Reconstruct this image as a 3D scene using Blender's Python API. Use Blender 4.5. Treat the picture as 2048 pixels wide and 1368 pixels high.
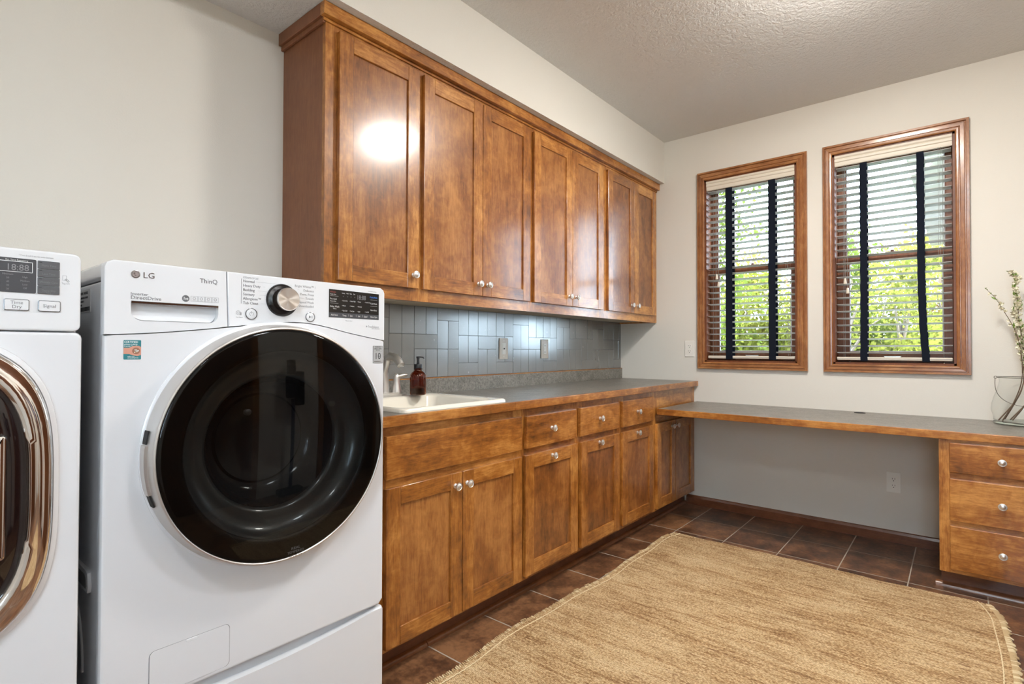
import bpy, bmesh, math, random
from mathutils import Vector, Matrix
from math import sin, cos, pi, radians
for o in list(bpy.data.objects): bpy.data.objects.remove(o)
S = bpy.context.scene
COL = S.collection
# ---------------------------------------------------------------- camera
CAM = Vector((-3.93568, -2.13769, 1.14244))
F = Vector((0.76726937, 0.64117267, 0.01397568)); R = Vector((0.64120512, -0.76736509, 0.00260996)); U = Vector((-0.01239788, -0.00695874, 0.99989893))
cd = bpy.data.cameras.new('camera'); cam = bpy.data.objects.new('camera', cd); COL.objects.link(cam)
cam.matrix_world = Matrix(((R.x, U.x, -F.x, CAM.x), (R.y, U.y, -F.y, CAM.y), (R.z, U.z, -F.z, CAM.z), (0, 0, 0, 1)))
cd.sensor_fit = 'HORIZONTAL'; cd.sensor_width = 36; cd.lens = 1073.82 / 2048 * 36; cd.clip_start = 0.02; cd.clip_end = 200
S.camera = cam
# ---------------------------------------------------------------- world, sun, exposure
W = bpy.data.worlds.new('world'); S.world = W; W.use_nodes = True
bg = W.node_tree.nodes['Background']; bg.inputs[0].default_value = (0.66, 0.83, 1.0, 1); bg.inputs[1].default_value = 13.0
sl = bpy.data.lights.new('sun', 'SUN'); sl.energy = 8.0; sl.angle = 0.02; sl.color = (1, .95, .84)
sun = bpy.data.objects.new('sun', sl); COL.objects.link(sun)
sun.rotation_euler = Vector((0.0, 0.75, -0.65)).to_track_quat('-Z', 'Y').to_euler()
LAMP_MAIN, LAMP_FILL = 102.0, 44.0
S.view_settings.view_transform = 'Standard'; S.view_settings.look = 'None'
S.view_settings.exposure = 0.80; S.view_settings.gamma = 1.0; S.view_settings.use_curve_mapping = False
S.cycles.use_denoising = True
S.cycles.max_bounces = 10; S.cycles.diffuse_bounces = 5; S.cycles.glossy_bounces = 5; S.cycles.transmission_bounces = 8; S.cycles.transparent_max_bounces = 16
S.cycles.sample_clamp_indirect = 6.0

# ---------------------------------------------------------------- materials
def mat(name):
    m = bpy.data.materials.new(name); m.use_nodes = True
    nt = m.node_tree; b = nt.nodes['Principled BSDF']
    return m, nt, b
def N(nt, t, **kw):
    n = nt.nodes.new(t)
    for k, v in kw.items():
        if k in ('operation', 'blend_type', 'data_type', 'noise_dimensions', 'feature', 'interpolation', 'wave_type', 'bands_direction', 'distribution'): setattr(n, k, v)
    return n
def lnk(nt, a, b): nt.links.new(a, b)
def math_(nt, op, a, b=None, c=None):
    n = nt.nodes.new('ShaderNodeMath'); n.operation = op
    for i, v in enumerate((a, b, c)):
        if v is None: continue
        if isinstance(v, (int, float)): n.inputs[i].default_value = v
        else: nt.links.new(v, n.inputs[i])
    return n.outputs[0]
def ramp(nt, fac, stops, interp='LINEAR'):
    n = nt.nodes.new('ShaderNodeValToRGB'); n.color_ramp.interpolation = interp
    el = n.color_ramp.elements
    while len(el) < len(stops): el.new(.5)
    for e, (p, c) in zip(el, stops): e.position = p; e.color = (*c, 1)
    nt.links.new(fac, n.inputs[0]); return n.outputs[0]
def pos(nt, scale=(1, 1, 1), loc=(0, 0, 0), rot=(0, 0, 0)):
    g = nt.nodes.new('ShaderNodeNewGeometry'); mp = nt.nodes.new('ShaderNodeMapping')
    nt.links.new(g.outputs['Position'], mp.inputs[0]); mp.inputs['Scale'].default_value = scale; mp.inputs['Location'].default_value = loc; mp.inputs['Rotation'].default_value = rot
    return mp.outputs[0]
def noise(nt, vec, scale, detail=3, rough=.55, dist=0):
    n = nt.nodes.new('ShaderNodeTexNoise'); nt.links.new(vec, n.inputs['Vector'])
    n.inputs['Scale'].default_value = scale; n.inputs['Detail'].default_value = detail; n.inputs['Roughness'].default_value = rough; n.inputs['Distortion'].default_value = dist
    return n.outputs['Fac']
def bump(nt, b, h, strength, dist=.01):
    n = nt.nodes.new('ShaderNodeBump'); n.inputs['Strength'].default_value = strength; n.inputs['Distance'].default_value = dist
    nt.links.new(h, n.inputs['Height']); nt.links.new(n.outputs[0], b.inputs['Normal'])
def mixc(nt, fac, a, b, bt='MIX'):
    n = nt.nodes.new('ShaderNodeMix'); n.data_type = 'RGBA'; n.blend_type = bt
    for i, v in ((0, fac), (6, a), (7, b)):
        if isinstance(v, (int, float)): n.inputs[i].default_value = v
        elif isinstance(v, tuple): n.inputs[i].default_value = (*v, 1)
        else: nt.links.new(v, n.inputs[i])
    return n.outputs[2]
def plain(name, col, rough=.5, metal=0., coat=0., spec=.5, bumpscale=None, emis=None):
    m, nt, b = mat(name); b.inputs['Base Color'].default_value = (*col, 1); b.inputs['Roughness'].default_value = rough
    b.inputs['Metallic'].default_value = metal; b.inputs['Coat Weight'].default_value = coat; b.inputs['Specular IOR Level'].default_value = spec
    g = noise(nt, pos(nt), 60, 2)
    lnk(nt, math_(nt, 'MULTIPLY_ADD', g, .06, rough - .03), b.inputs['Roughness'])
    if bumpscale: bump(nt, b, noise(nt, pos(nt), bumpscale[0], 3), bumpscale[1], .003)
    if emis: b.inputs['Emission Color'].default_value = (*emis[0], 1); b.inputs['Emission Strength'].default_value = emis[1]
    return m
def wood(name, axis, dark=(.085, .024, .004), mid=(.33, .114, .017), light=(.66, .31, .075), rough=.34, blot=1.0, coat=.7):
    m, nt, b = mat(name)
    st = {'x': (.10, 1, 1), 'y': (1, .10, 1), 'z': (1, 1, .10)}[axis]
    oi = nt.nodes.new('ShaderNodeObjectInfo')
    fine = noise(nt, pos(nt, st), 230, 4, .6)
    med = noise(nt, pos(nt, st), 42, 4, .65, 1.0)
    st2 = {'x': (.45, 1, 1), 'y': (1, .45, 1), 'z': (1, 1, .45)}[axis]
    big = noise(nt, pos(nt, st2), 6.5, 3, .6, .8)
    blotch = noise(nt, pos(nt, (1, 1, 1), (3, 1, 7)), 22, 4, .65, .6)
    v = math_(nt, 'MULTIPLY_ADD', fine, .32, math_(nt, 'MULTIPLY', med, .32))
    v = math_(nt, 'ADD', v, math_(nt, 'MULTIPLY', big, .60 * blot))
    v = math_(nt, 'ADD', v, math_(nt, 'MULTIPLY', blotch, .34 * blot))
    v = math_(nt, 'ADD', v, math_(nt, 'MULTIPLY_ADD', oi.outputs['Random'], .12, -.06 + .47 * (1 - blot)))
    c = ramp(nt, v, [(.54, dark), (.77, mid), (1.0, light)])
    lnk(nt, c, b.inputs['Base Color'])
    lnk(nt, math_(nt, 'MULTIPLY_ADD', med, .12, rough - .06), b.inputs['Roughness'])
    b.inputs['Coat Weight'].default_value = coat; b.inputs['Coat Roughness'].default_value = .17; b.inputs['Specular IOR Level'].default_value = .4
    bump(nt, b, v, .07, .003)
    return m
WZ, WX, WY = wood('wood_vertical', 'z'), wood('wood_across', 'x'), wood('wood_along', 'y')
WP = wood('wood_panel', 'z', (.080, .024, .005), (.26, .088, .018), (.47, .20, .05))
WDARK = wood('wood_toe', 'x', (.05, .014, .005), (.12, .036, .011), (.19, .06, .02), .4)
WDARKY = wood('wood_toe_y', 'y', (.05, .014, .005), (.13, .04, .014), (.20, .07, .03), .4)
WSIDE = wood('wood_side_panel', 'z', (.15, .052, .022), (.235, .090, .040), (.32, .135, .065), .42, .55, .1)
WT_Z = wood('trim_wood_z', 'z', (.11, .038, .012), (.27, .10, .030), (.50, .235, .085), .32, .8)
WT_Y = wood('trim_wood_y', 'y', (.11, .038, .012), (.29, .112, .034), (.52, .25, .095), .32, .8)
WSASH = wood('sash_wood', 'z', (.07, .020, .007), (.155, .048, .016), (.26, .09, .035), .45, .7, .1)
def paint(name, col, bs=(90, .05), rough=.75):
    m, nt, b = mat(name); n = noise(nt, pos(nt), 1.3, 2)
    c2 = tuple(x * .97 for x in col); lnk(nt, mixc(nt, n, col, c2), b.inputs['Base Color'])
    b.inputs['Roughness'].default_value = rough; b.inputs['Specular IOR Level'].default_value = .25
    bump(nt, b, noise(nt, pos(nt), bs[0], 4, .6), bs[1], .008); return m
WALL = paint('wall_paint', (.72, .692, .632), (170, .10))
CEIL = paint('ceiling_texture', (.74, .735, .72), (62, 1.0), .85)
def _mk_floor():
    m, nt, b = mat('slate_floor_tile')
    g = nt.nodes.new('ShaderNodeNewGeometry'); sx = nt.nodes.new('ShaderNodeSeparateXYZ'); lnk(nt, g.outputs['Position'], sx.inputs[0])
    fx = math_(nt, 'DIVIDE', math_(nt, 'ADD', sx.outputs[0], 10 * .3165 + .0105), .3165)
    fy = math_(nt, 'DIVIDE', math_(nt, 'ADD', sx.outputs[1], 20 * .2955 + .158), .2955)
    dx = math_(nt, 'ABSOLUTE', math_(nt, 'SUBTRACT', math_(nt, 'FRACT', fx), .5)); dy = math_(nt, 'ABSOLUTE', math_(nt, 'SUBTRACT', math_(nt, 'FRACT', fy), .5))
    d = math_(nt, 'MAXIMUM', dx, dy)
    wob = math_(nt, 'MULTIPLY_ADD', noise(nt, pos(nt), 40, 2), .006, -.003)
    gr = math_(nt, 'SMOOTH_MIN', 1.0, math_(nt, 'MULTIPLY', math_(nt, 'MAXIMUM', math_(nt, 'SUBTRACT', math_(nt, 'ADD', d, wob), .489), 0.0), 300.0), 0.0)
    cv = nt.nodes.new('ShaderNodeCombineXYZ'); lnk(nt, math_(nt, 'FLOOR', fx), cv.inputs[0]); lnk(nt, math_(nt, 'FLOOR', fy), cv.inputs[1])
    wn = nt.nodes.new('ShaderNodeTexWhiteNoise'); lnk(nt, cv.outputs[0], wn.inputs['Vector'])
    n1 = noise(nt, pos(nt), 9, 4, .65); n2 = noise(nt, pos(nt), 60, 3)
    v = math_(nt, 'ADD', math_(nt, 'MULTIPLY', n1, .65), math_(nt, 'ADD', math_(nt, 'MULTIPLY', n2, .25), math_(nt, 'MULTIPLY', wn.outputs['Value'], .14)))
    c = ramp(nt, v, [(.36, (.040, .019, .012)), (.5, (.13, .058, .028)), (.64, (.28, .135, .062))])
    lnk(nt, mixc(nt, gr, c, (.42, .36, .29)), b.inputs['Base Color'])
    lnk(nt, math_(nt, 'MULTIPLY_ADD', gr, .4, .36), b.inputs['Roughness'])
    h = math_(nt, 'SUBTRACT', math_(nt, 'MULTIPLY', n1, .5), math_(nt, 'MULTIPLY', gr, .8)); bump(nt, b, h, .35, .004)
    return m
FLOORM = _mk_floor()
def _mk_lam():
    m, nt, b = mat('grey_laminate')
    n1 = noise(nt, pos(nt), 120, 4, .7); n2 = noise(nt, pos(nt), 14, 3)
    v = math_(nt, 'MULTIPLY_ADD', n1, .75, math_(nt, 'MULTIPLY', n2, .3))
    lnk(nt, ramp(nt, v, [(.36, (.085, .078, .066)), (.52, (.19, .178, .155)), (.70, (.31, .29, .26))]), b.inputs['Base Color'])
    b.inputs['Roughness'].default_value = .34; b.inputs['Specular IOR Level'].default_value = .55; return m
LAM = _mk_lam()
def _mk_rug():
    m, nt, b = mat('jute_weave')
    st = noise(nt, pos(nt, (1, .06, 1)), 70, 4, .7); st2 = noise(nt, pos(nt, (1, .25, 1)), 9, 4, .7)
    kn = noise(nt, pos(nt, (1, .55, 1)), 190, 2, .6)
    vo = nt.nodes.new('ShaderNodeTexVoronoi'); lnk(nt, pos(nt, (1.15, .8, 1), rot=(0, 0, .5)), vo.inputs['Vector']); vo.inputs['Scale'].default_value = 150; vo.inputs['Randomness'].default_value = .55
    patch = noise(nt, pos(nt), 4, 3)
    v = math_(nt, 'ADD', math_(nt, 'MULTIPLY', st, .42), math_(nt, 'ADD', math_(nt, 'MULTIPLY', kn, .30), math_(nt, 'MULTIPLY', st2, .26)))
    c = ramp(nt, v, [(.35, (.20, .09, .032)), (.43, (.50, .30, .135)), (.50, (.76, .56, .32)), (.68, (.92, .76, .50))])
    dk = ramp(nt, vo.outputs['Distance'], [(.25, (1, 1, 1)), (.75, (.42, .34, .26))])
    c = mixc(nt, 1.0, c, dk, 'MULTIPLY')
    fl = noise(nt, pos(nt, (1, .16, 1), (5, 2, 0)), 95, 2, .5); fm = math_(nt, 'MULTIPLY', math_(nt, 'MAXIMUM', math_(nt, 'SUBTRACT', fl, .64), 0.0), 9.0)
    c = mixc(nt, math_(nt, 'MINIMUM', fm, .85), c, (.20, .085, .035))
    c = mixc(nt, math_(nt, 'MULTIPLY', patch, .18), c, (.60, .48, .32))
    lnk(nt, c, b.inputs['Base Color']); b.inputs['Roughness'].default_value = .95; b.inputs['Specular IOR Level'].default_value = .1
    h = math_(nt, 'SUBTRACT', math_(nt, 'MULTIPLY', v, .8), vo.outputs['Distance']); bump(nt, b, h, .9, .005)
    return m
RUG = _mk_rug()
def _mk_tile():
    m, nt, b = mat('brushed_grey_tile')
    n = noise(nt, pos(nt, (1, 1, .25)), 160, 3); n2 = noise(nt, pos(nt), 7, 3)
    lnk(nt, mixc(nt, n2, (.26, .265, .262), (.34, .345, .34)), b.inputs['Base Color'])
    lnk(nt, math_(nt, 'MULTIPLY_ADD', n, .10, .20), b.inputs['Roughness']); b.inputs['Metallic'].default_value = .7
    b.inputs['Specular IOR Level'].default_value = .5; return m
TILE = _mk_tile()
GROUT = plain('tile_groove', (.13, .13, .128), .5)
def _thin_glass(name, tint=(1, 1, 1), refl=.06):
    m, nt, b = mat(name); nt.nodes.remove(b)
    t = nt.nodes.new('ShaderNodeBsdfTransparent'); t.inputs[0].default_value = (*tint, 1)
    g = nt.nodes.new('ShaderNodeBsdfGlossy'); g.inputs['Roughness'].default_value = .01
    lw = nt.nodes.new('ShaderNodeLayerWeight'); lw.inputs[0].default_value = .5; mx = nt.nodes.new('ShaderNodeMixShader')
    fr = math_(nt, 'MULTIPLY_ADD', math_(nt, 'POWER', lw.outputs['Facing'], 5.0), 1 - refl, refl)
    lnk(nt, fr, mx.inputs[0]); lnk(nt, t.outputs[0], mx.inputs[1]); lnk(nt, g.outputs[0], mx.inputs[2]); lnk(nt, mx.outputs[0], nt.nodes['Material Output'].inputs[0]); return m
WHITE = plain('white_enamel', (.72, .73, .755), .22, coat=.3, spec=.5)
WHITEP = plain('white_plastic', (.73, .74, .76), .3, spec=.5)
GREYP = plain('appliance_side', (.56, .575, .60), .35)
PLATE = plain('white_plate', (.80, .79, .74), .4)
BEIGE = plain('beige_plate', (.62, .56, .47), .35)
SINKM = plain('sink_porcelain', (.84, .80, .70), .12, coat=.6)
NICKEL = plain('brushed_nickel', (.80, .79, .77), .36, .92)
CHROME = plain('chrome', (.82, .81, .80), .06, 1.0)
RING = plain('champagne_silver', (.60, .57, .545), .32, .75)
GLOSSB = plain('black_glass', (.0035, .0035, .004), .035, spec=.45)
TINT = _thin_glass('smoked_glass', (.34, .35, .35), .028)
BROWNG = plain('dark_brown_glass', (.012, .006, .006), .05, spec=.6)
DISP = plain('black_display', (.02, .018, .016), .18)
DISPG = plain('grey_display', (.07, .072, .08), .25)
BTNG = plain('grey_buttons', (.105, .108, .115), .4)
DARK = plain('dark_gap', (.015, .015, .016), .7)
INK = plain('dark_grey_ink', (.13, .13, .14), .5)
INKL = plain('light_ink', (.62, .62, .60), .5)
INKB = plain('blue_ink', (.05, .22, .75), .5)
INKR = plain('red_ink', (.30, .05, .04), .5)
INKG = plain('grey_ink', (.36, .36, .37), .5)
INKD = plain('dim_ink', (.20, .20, .21), .5)
INKW = plain('white_ink', (.85, .88, .88), .5)
TEAL = plain('teal_print', (.03, .20, .23), .4)
SALMON = plain('salmon_print', (.62, .30, .22), .4)
SILV = plain('silver_label', (.42, .42, .42), .35)
BLACKP = plain('black_pump', (.012, .015, .02), .35)
TAPE = plain('navy_cloth_tape', (.010, .013, .022), .9, spec=.1, bumpscale=(400, .3))
SLAT = plain('blind_slat', (.40, .39, .37), .4)
VAL = plain('blind_valance', (.72, .66, .56), .45)
CORD = plain('grey_cord', (.30, .29, .27), .8)
LIGHTTAN = plain('cabinet_underside', (.45, .40, .31), .6)
WIRE = plain('dark_wire', (.10, .085, .07), .45, .8)
STEM = plain('stem_bark', (.13, .085, .055), .8)
BLOOM = plain('cream_blossom', (.80, .76, .60), .7)
LEAF = plain('leaf_green', (.16, .27, .04), .55)
VACM = plain('vacuum_black', (.02, .02, .025), .25)
def _leafmat(name, col, tr=.5):
    m, nt, b = mat(name); nt.nodes.remove(b)
    d = nt.nodes.new('ShaderNodeBsdfDiffuse'); t = nt.nodes.new('ShaderNodeBsdfTranslucent'); mx = nt.nodes.new('ShaderNodeMixShader')
    n = noise(nt, pos(nt), .9, 3); c = ramp(nt, n, [(.35, tuple(x * .6 for x in col)), (.65, col)])
    lnk(nt, c, d.inputs[0]); lnk(nt, c, t.inputs[0]); mx.inputs[0].default_value = tr
    lnk(nt, d.outputs[0], mx.inputs[1]); lnk(nt, t.outputs[0], mx.inputs[2]); lnk(nt, mx.outputs[0], nt.nodes['Material Output'].inputs[0]); return m
LG1 = _leafmat('spring_leaves', (.25, .26, .045)); LG2 = _leafmat('fresh_leaves', (.13, .17, .03)); LG3 = _leafmat('amber_leaves', (.24, .14, .035))
GRASS = plain('lawn', (.055, .065, .03), .9)
BARK = plain('bark', (.16, .12, .09), .9)
SIDING = plain('pale_siding', (.50, .455, .46), .7)
PANE = _thin_glass('window_pane', (.97, .985, .98))
def _glass(name, col, ior=1.48):
    m, nt, b = mat(name); b.inputs['Base Color'].default_value = (*col, 1); b.inputs['Roughness'].default_value = 0.0
    b.inputs['Transmission Weight'].default_value = 1.0; b.inputs['IOR'].default_value = ior; return m
AMBER = _glass('amber_glass', (.42, .10, .02))
AMBERL = plain('amber_liquid', (.02, .010, .006), .3)
VASEG = _thin_glass('vase_glass', (.978, .986, .978), .035)
VASEB = _glass('vase_thick_glass', (.84, .94, .90), 1.4)
EMIT = plain('lamp_diffuser', (.9, .9, .9), .4, emis=((1.0, .955, .885), LAMP_MAIN))
EMIT_FILL = plain('lamp_diffuser_fill', (.9, .9, .9), .4, emis=((.93, .965, 1.0), LAMP_FILL))  # glow of the added fill lamps

# ---------------------------------------------------------------- mesh helpers
def BM(): return bmesh.new()
def box(bm, x0, x1, y0, y1, z0, z1, bev=0, mi=0, seg=1):
    if x0 > x1: x0, x1 = x1, x0
    if y0 > y1: y0, y1 = y1, y0
    if z0 > z1: z0, z1 = z1, z0
    vs = [bm.verts.new(p) for p in ((x0,y0,z0),(x1,y0,z0),(x1,y1,z0),(x0,y1,z0),(x0,y0,z1),(x1,y0,z1),(x1,y1,z1),(x0,y1,z1))]
    fs = [bm.faces.new([vs[i] for i in f]) for f in ((0,3,2,1),(4,5,6,7),(0,1,5,4),(1,2,6,5),(2,3,7,6),(3,0,4,7))]
    for f in fs: f.material_index = mi
    if bev:
        es = set(e for f in fs for e in f.edges)
        r = bmesh.ops.bevel(bm, geom=list(es), offset=bev, segments=seg, affect='EDGES', profile=.5)
        for f in r['faces']: f.material_index = mi
    return fs
def fbox(bm, face, u0, u1, w0, w1, n0, n1, plane, bev=0, mi=0, seg=1):
    """face 'Y': front looks to -y at y=plane ; 'X': front looks to -x at x=plane. n measured outward"""
    if face == 'Y': box(bm, u0, u1, plane - n1, plane - n0, w0, w1, bev, mi, seg)
    else: box(bm, plane - n1, plane - n0, u0, u1, w0, w1, bev, mi, seg)
def lathe(bm, prof, c=(0, 0, 0), axis='z', seg=24, mi=0, cap=True):
    """prof: list of (r, h); h along axis"""
    c = Vector(c)
    def pt(r, h, a):
        ca, sa = r * cos(a), r * sin(a)
        if axis == 'z': return c + Vector((ca, sa, h))
        if axis == '-y': return c + Vector((ca, -h, sa))
        if axis == '-x': return c + Vector((-h, ca, sa))
        if axis == 'y': return c + Vector((ca, h, sa))
        if axis == 'x': return c + Vector((h, ca, sa))
    rings = []
    for r, h in prof:
        if r < 1e-6: rings.append([bm.verts.new(pt(0, h, 0))])
        else: rings.append([bm.verts.new(pt(r, h, 2 * pi * i / seg)) for i in range(seg)])
    for a, b in zip(rings, rings[1:]):
        if len(a) == 1 and len(b) == 1: continue
        for i in range(seg):
            j = (i + 1) % seg
            if len(a) == 1: f = bm.faces.new((a[0], b[j], b[i]))
            elif len(b) == 1: f = bm.faces.new((a[i], a[j], b[0]))
            else: f = bm.faces.new((a[i], a[j], b[j], b[i]))
            f.material_index = mi
    if cap:
        for rr in (rings[0], rings[-1]):
            if len(rr) > 1:
                f = bm.faces.new(rr); f.material_index = mi
def tube(bm, pts, r, seg=8, mi=0, cap=True):
    pts = [Vector(p) for p in pts]; n = len(pts); rings = []
    up = Vector((0, 0, 1))
    for i, p in enumerate(pts):
        t = (pts[min(i + 1, n - 1)] - pts[max(i - 1, 0)]).normalized()
        a = t.cross(up)
        if a.length < .05: a = t.cross(Vector((1, 0, 0)))
        a.normalize(); b = t.cross(a).normalized()
        rr = r[i] if isinstance(r, (list, tuple)) else r
        rings.append([bm.verts.new(p + rr * (cos(2*pi*k/seg) * a + sin(2*pi*k/seg) * b)) for k in range(seg)])
    for x, y in zip(rings, rings[1:]):
        for k in range(seg):
            f = bm.faces.new((x[k], x[(k+1) % seg], y[(k+1) % seg], y[k])); f.material_index = mi
    if cap:
        for rr in (rings[0], rings[-1]): bm.faces.new(rr).material_index = mi
def prism(bm, poly, axis, a, b, mi=0, bev=0):
    """poly: 2D points. axis 'y': (x,z) ; 'x': (y,z) ; 'z': (x,y)"""
    def P(p, h): return (p[0], h, p[1]) if axis == 'y' else ((h, p[0], p[1]) if axis == 'x' else (p[0], p[1], h))
    v0 = [bm.verts.new(P(p, a)) for p in poly]; v1 = [bm.verts.new(P(p, b)) for p in poly]
    fs = [bm.faces.new(v0), bm.faces.new(v1)]
    n = len(poly)
    for i in range(n): fs.append(bm.faces.new((v0[i], v0[(i+1) % n], v1[(i+1) % n], v1[i])))
    for f in fs: f.material_index = mi
    if bev:
        es = list(fs[1].edges) + [e for e in fs[0].edges]
        r = bmesh.ops.bevel(bm, geom=es, offset=bev, segments=2, affect='EDGES', profile=.5)
        for f in r['faces']: f.material_index = mi
def emit(name, bm, mats, parent=None, smooth=40):
    bmesh.ops.recalc_face_normals(bm, faces=bm.faces)
    me = bpy.data.meshes.new(name)
    if parent is not None:
        T = ROOTW.get(parent.name, Vector((0, 0, 0)))
        bmesh.ops.translate(bm, verts=bm.verts, vec=-T)
    bm.to_mesh(me); bm.free()
    if not isinstance(mats, (list, tuple)): mats = [mats]
    for m in mats: me.materials.append(m)
    if smooth:
        me.polygons.foreach_set('use_smooth', [True] * len(me.polygons)); me.set_sharp_from_angle(angle=radians(smooth))
    o = bpy.data.objects.new(name, me); COL.objects.link(o)
    if smooth and smooth <= 40:
        wn = o.modifiers.new('weighted_normals', 'WEIGHTED_NORMAL'); wn.keep_sharp = True; wn.weight = 50
    if parent is not None:
        o.parent = parent; ROOTW[o.name] = T
    return o
ROOTW = {}
def thing(name, loc, label, cat, group=None, kind=None):
    o = bpy.data.objects.new(name, None); o.empty_display_size = .1; COL.objects.link(o); o.location = loc
    ROOTW[o.name] = Vector(loc); tag(o, label, cat, group, kind); return o
def tag(o, label=None, cat=None, group=None, kind=None):
    if label: o['label'] = label
    if cat: o['category'] = cat
    if group: o['group'] = group
    if kind: o['kind'] = kind
    return o
def boolean(bmA, bmB, op='DIFFERENCE'):
    def tmp(b):
        bmesh.ops.recalc_face_normals(b, faces=b.faces)
        me = bpy.data.meshes.new('tmp'); b.to_mesh(me); b.free(); o = bpy.data.objects.new('tmp', me); COL.objects.link(o); return o
    A, B = tmp(bmA), tmp(bmB)
    md = A.modifiers.new('b', 'BOOLEAN'); md.object = B; md.operation = op; md.solver = 'EXACT'
    dg = bpy.context.evaluated_depsgraph_get(); ev = A.evaluated_get(dg); me = bpy.data.meshes.new_from_object(ev)
    out = bmesh.new(); out.from_mesh(me); bpy.data.objects.remove(A); bpy.data.objects.remove(B); return out
def text_bm(bm, items, face='Y', plane=0.0, thick=.0003, mi=0):
    """items: (string, u, w, size, align[, xscale]) on a plane looking to -y ('Y') or -x ('X')"""
    for it in items:
        s, u, w, size, al = it[:5]; sx = it[5] if len(it) > 5 else 1.0
        cu = bpy.data.curves.new('t', 'FONT'); cu.body = s; cu.size = size; cu.align_x = al; cu.extrude = thick; cu.resolution_u = 2
        o = bpy.data.objects.new('t', cu); COL.objects.link(o)
        dg = bpy.context.evaluated_depsgraph_get(); me = bpy.data.meshes.new_from_object(o.evaluated_get(dg))
        ov = set(bm.verts); of = set(bm.faces); bm.from_mesh(me)
        for v in [q for q in bm.verts if q not in ov]:
            x, y, z = v.co
            if face == 'Y': v.co = (u + x * sx, plane - z, w + y)
            elif face == 'X': v.co = (plane - z, u - x * sx, w + y)
            else: v.co = (plane + z, u + x * sx, w + y)
        for f in [q for q in bm.faces if q not in of]: f.material_index = mi
        bpy.data.objects.remove(o); bpy.data.meshes.remove(me); bpy.data.curves.remove(cu)
def rrect(x0, x1, z0, z1, r, seg=5):
    pts = []
    for cx, cz, a0 in ((x1 - r, z1 - r, 0), (x0 + r, z1 - r, 90), (x0 + r, z0 + r, 180), (x1 - r, z0 + r, 270)):
        for i in range(seg + 1):
            a = radians(a0 + 90 * i / seg); pts.append((cx + r * cos(a), cz + r * sin(a)))
    return pts

# ================================================================ ROOM SHELL
ZC, ZS, YS = 2.749, 2.433, -.383
YB, XL = -3.12, -5.25
def struct(name, bm, m, parent=None, smooth=0):
    o = emit(name, bm, m, parent, smooth); o['kind'] = 'structure'; return o
b = BM(); box(b, XL - .1, .15, YB - .1, .1, -.1, 0); struct('floor', b, FLOORM)
b = BM(); box(b, XL - .1, .15, YB - .1, .1, ZC, ZC + .15); struct('ceiling', b, CEIL)
b = BM(); box(b, XL - .1, .15, 0, .1, 0, ZC); struct('wall_left', b, WALL)
b = BM(); box(b, XL - .1, .15, YB - .1, YB, 0, ZC); struct('wall_right', b, WALL)
BY0, BY1, BZ0_, BZ1_ = -2.95, -2.15, 1.0, 2.10  # opening added behind the camera to let in fill daylight
b = BM(); box(b, XL - .1, XL, YB, 0, 0, BZ0_); box(b, XL - .1, XL, YB, 0, BZ1_, ZC); box(b, XL - .1, XL, YB, BY0, BZ0_, BZ1_); box(b, XL - .1, XL, BY1, 0, BZ0_, BZ1_); struct('wall_back', b, WALL)
# soffit above the wall cabinets: painted face, textured underside
b = BM(); box(b, XL, 0, YS, 0, ZS, ZC)
for f in b.faces:
    if f.calc_center_median().z < ZS + .001: f.material_index = 1
struct('trim_1', b, [WALL, CEIL])
# far wall with two window openings
WIN = [(-1.309, -.697), (-2.121, -1.515)]; WZ0, WZ1 = 1.056, 2.388
b = BM()
box(b, 0, .15, YB, .0, 0, WZ0); box(b, 0, .15, YB, 0, WZ1, ZC)
box(b, 0, .15, WIN[0][1], 0, WZ0, WZ1); box(b, 0, .15, WIN[1][1], WIN[0][0], WZ0, WZ1); box(b, 0, .15, YB, WIN[1][0], WZ0, WZ1)
bmesh.ops.remove_doubles(b, verts=b.verts, dist=1e-5)
struct('wall_front', b, WALL)
# baseboard under the desk and shoe mouldings
b = BM(); prism(b, [(-.0, 0), (-.016, 0), (-.016, .05), (-.010, .064), (-.004, .068), (0, .068)], 'y', -2.054, -.56)
struct('baseboard_front', b, WDARKY)
def quarter(bm, p, q, r=.018, axis='x'):
    pts = [(0, 0)] + [(-r * cos(a), r * sin(a)) for a in [radians(90 * i / 5) for i in range(6)]]
    if axis == 'x': prism(bm, [(p[1] + a, c) for a, c in pts], 'x', p[0], q[0])
    else: prism(bm, [(p[0] + a, c) for a, c in pts], 'y', p[1], q[1])
b = BM(); quarter(b, (-2.85, -.541), (-2.546, -.541)); quarter(b, (-2.543, -.541), (-.001, -.541)); struct('trim_2', b, wood('shoe_wood', 'x', (.07, .022, .007), (.18, .06, .018), (.28, .10, .035), .35), smooth=30)
b = BM(); quarter(b, (-.566, -2.52), (-.566, -2.036), .024, 'y'); struct('trim_3', b, wood('shoe_wood_y', 'y', (.09, .03, .012), (.20, .08, .035), (.34, .17, .10), .35), smooth=30)

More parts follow.
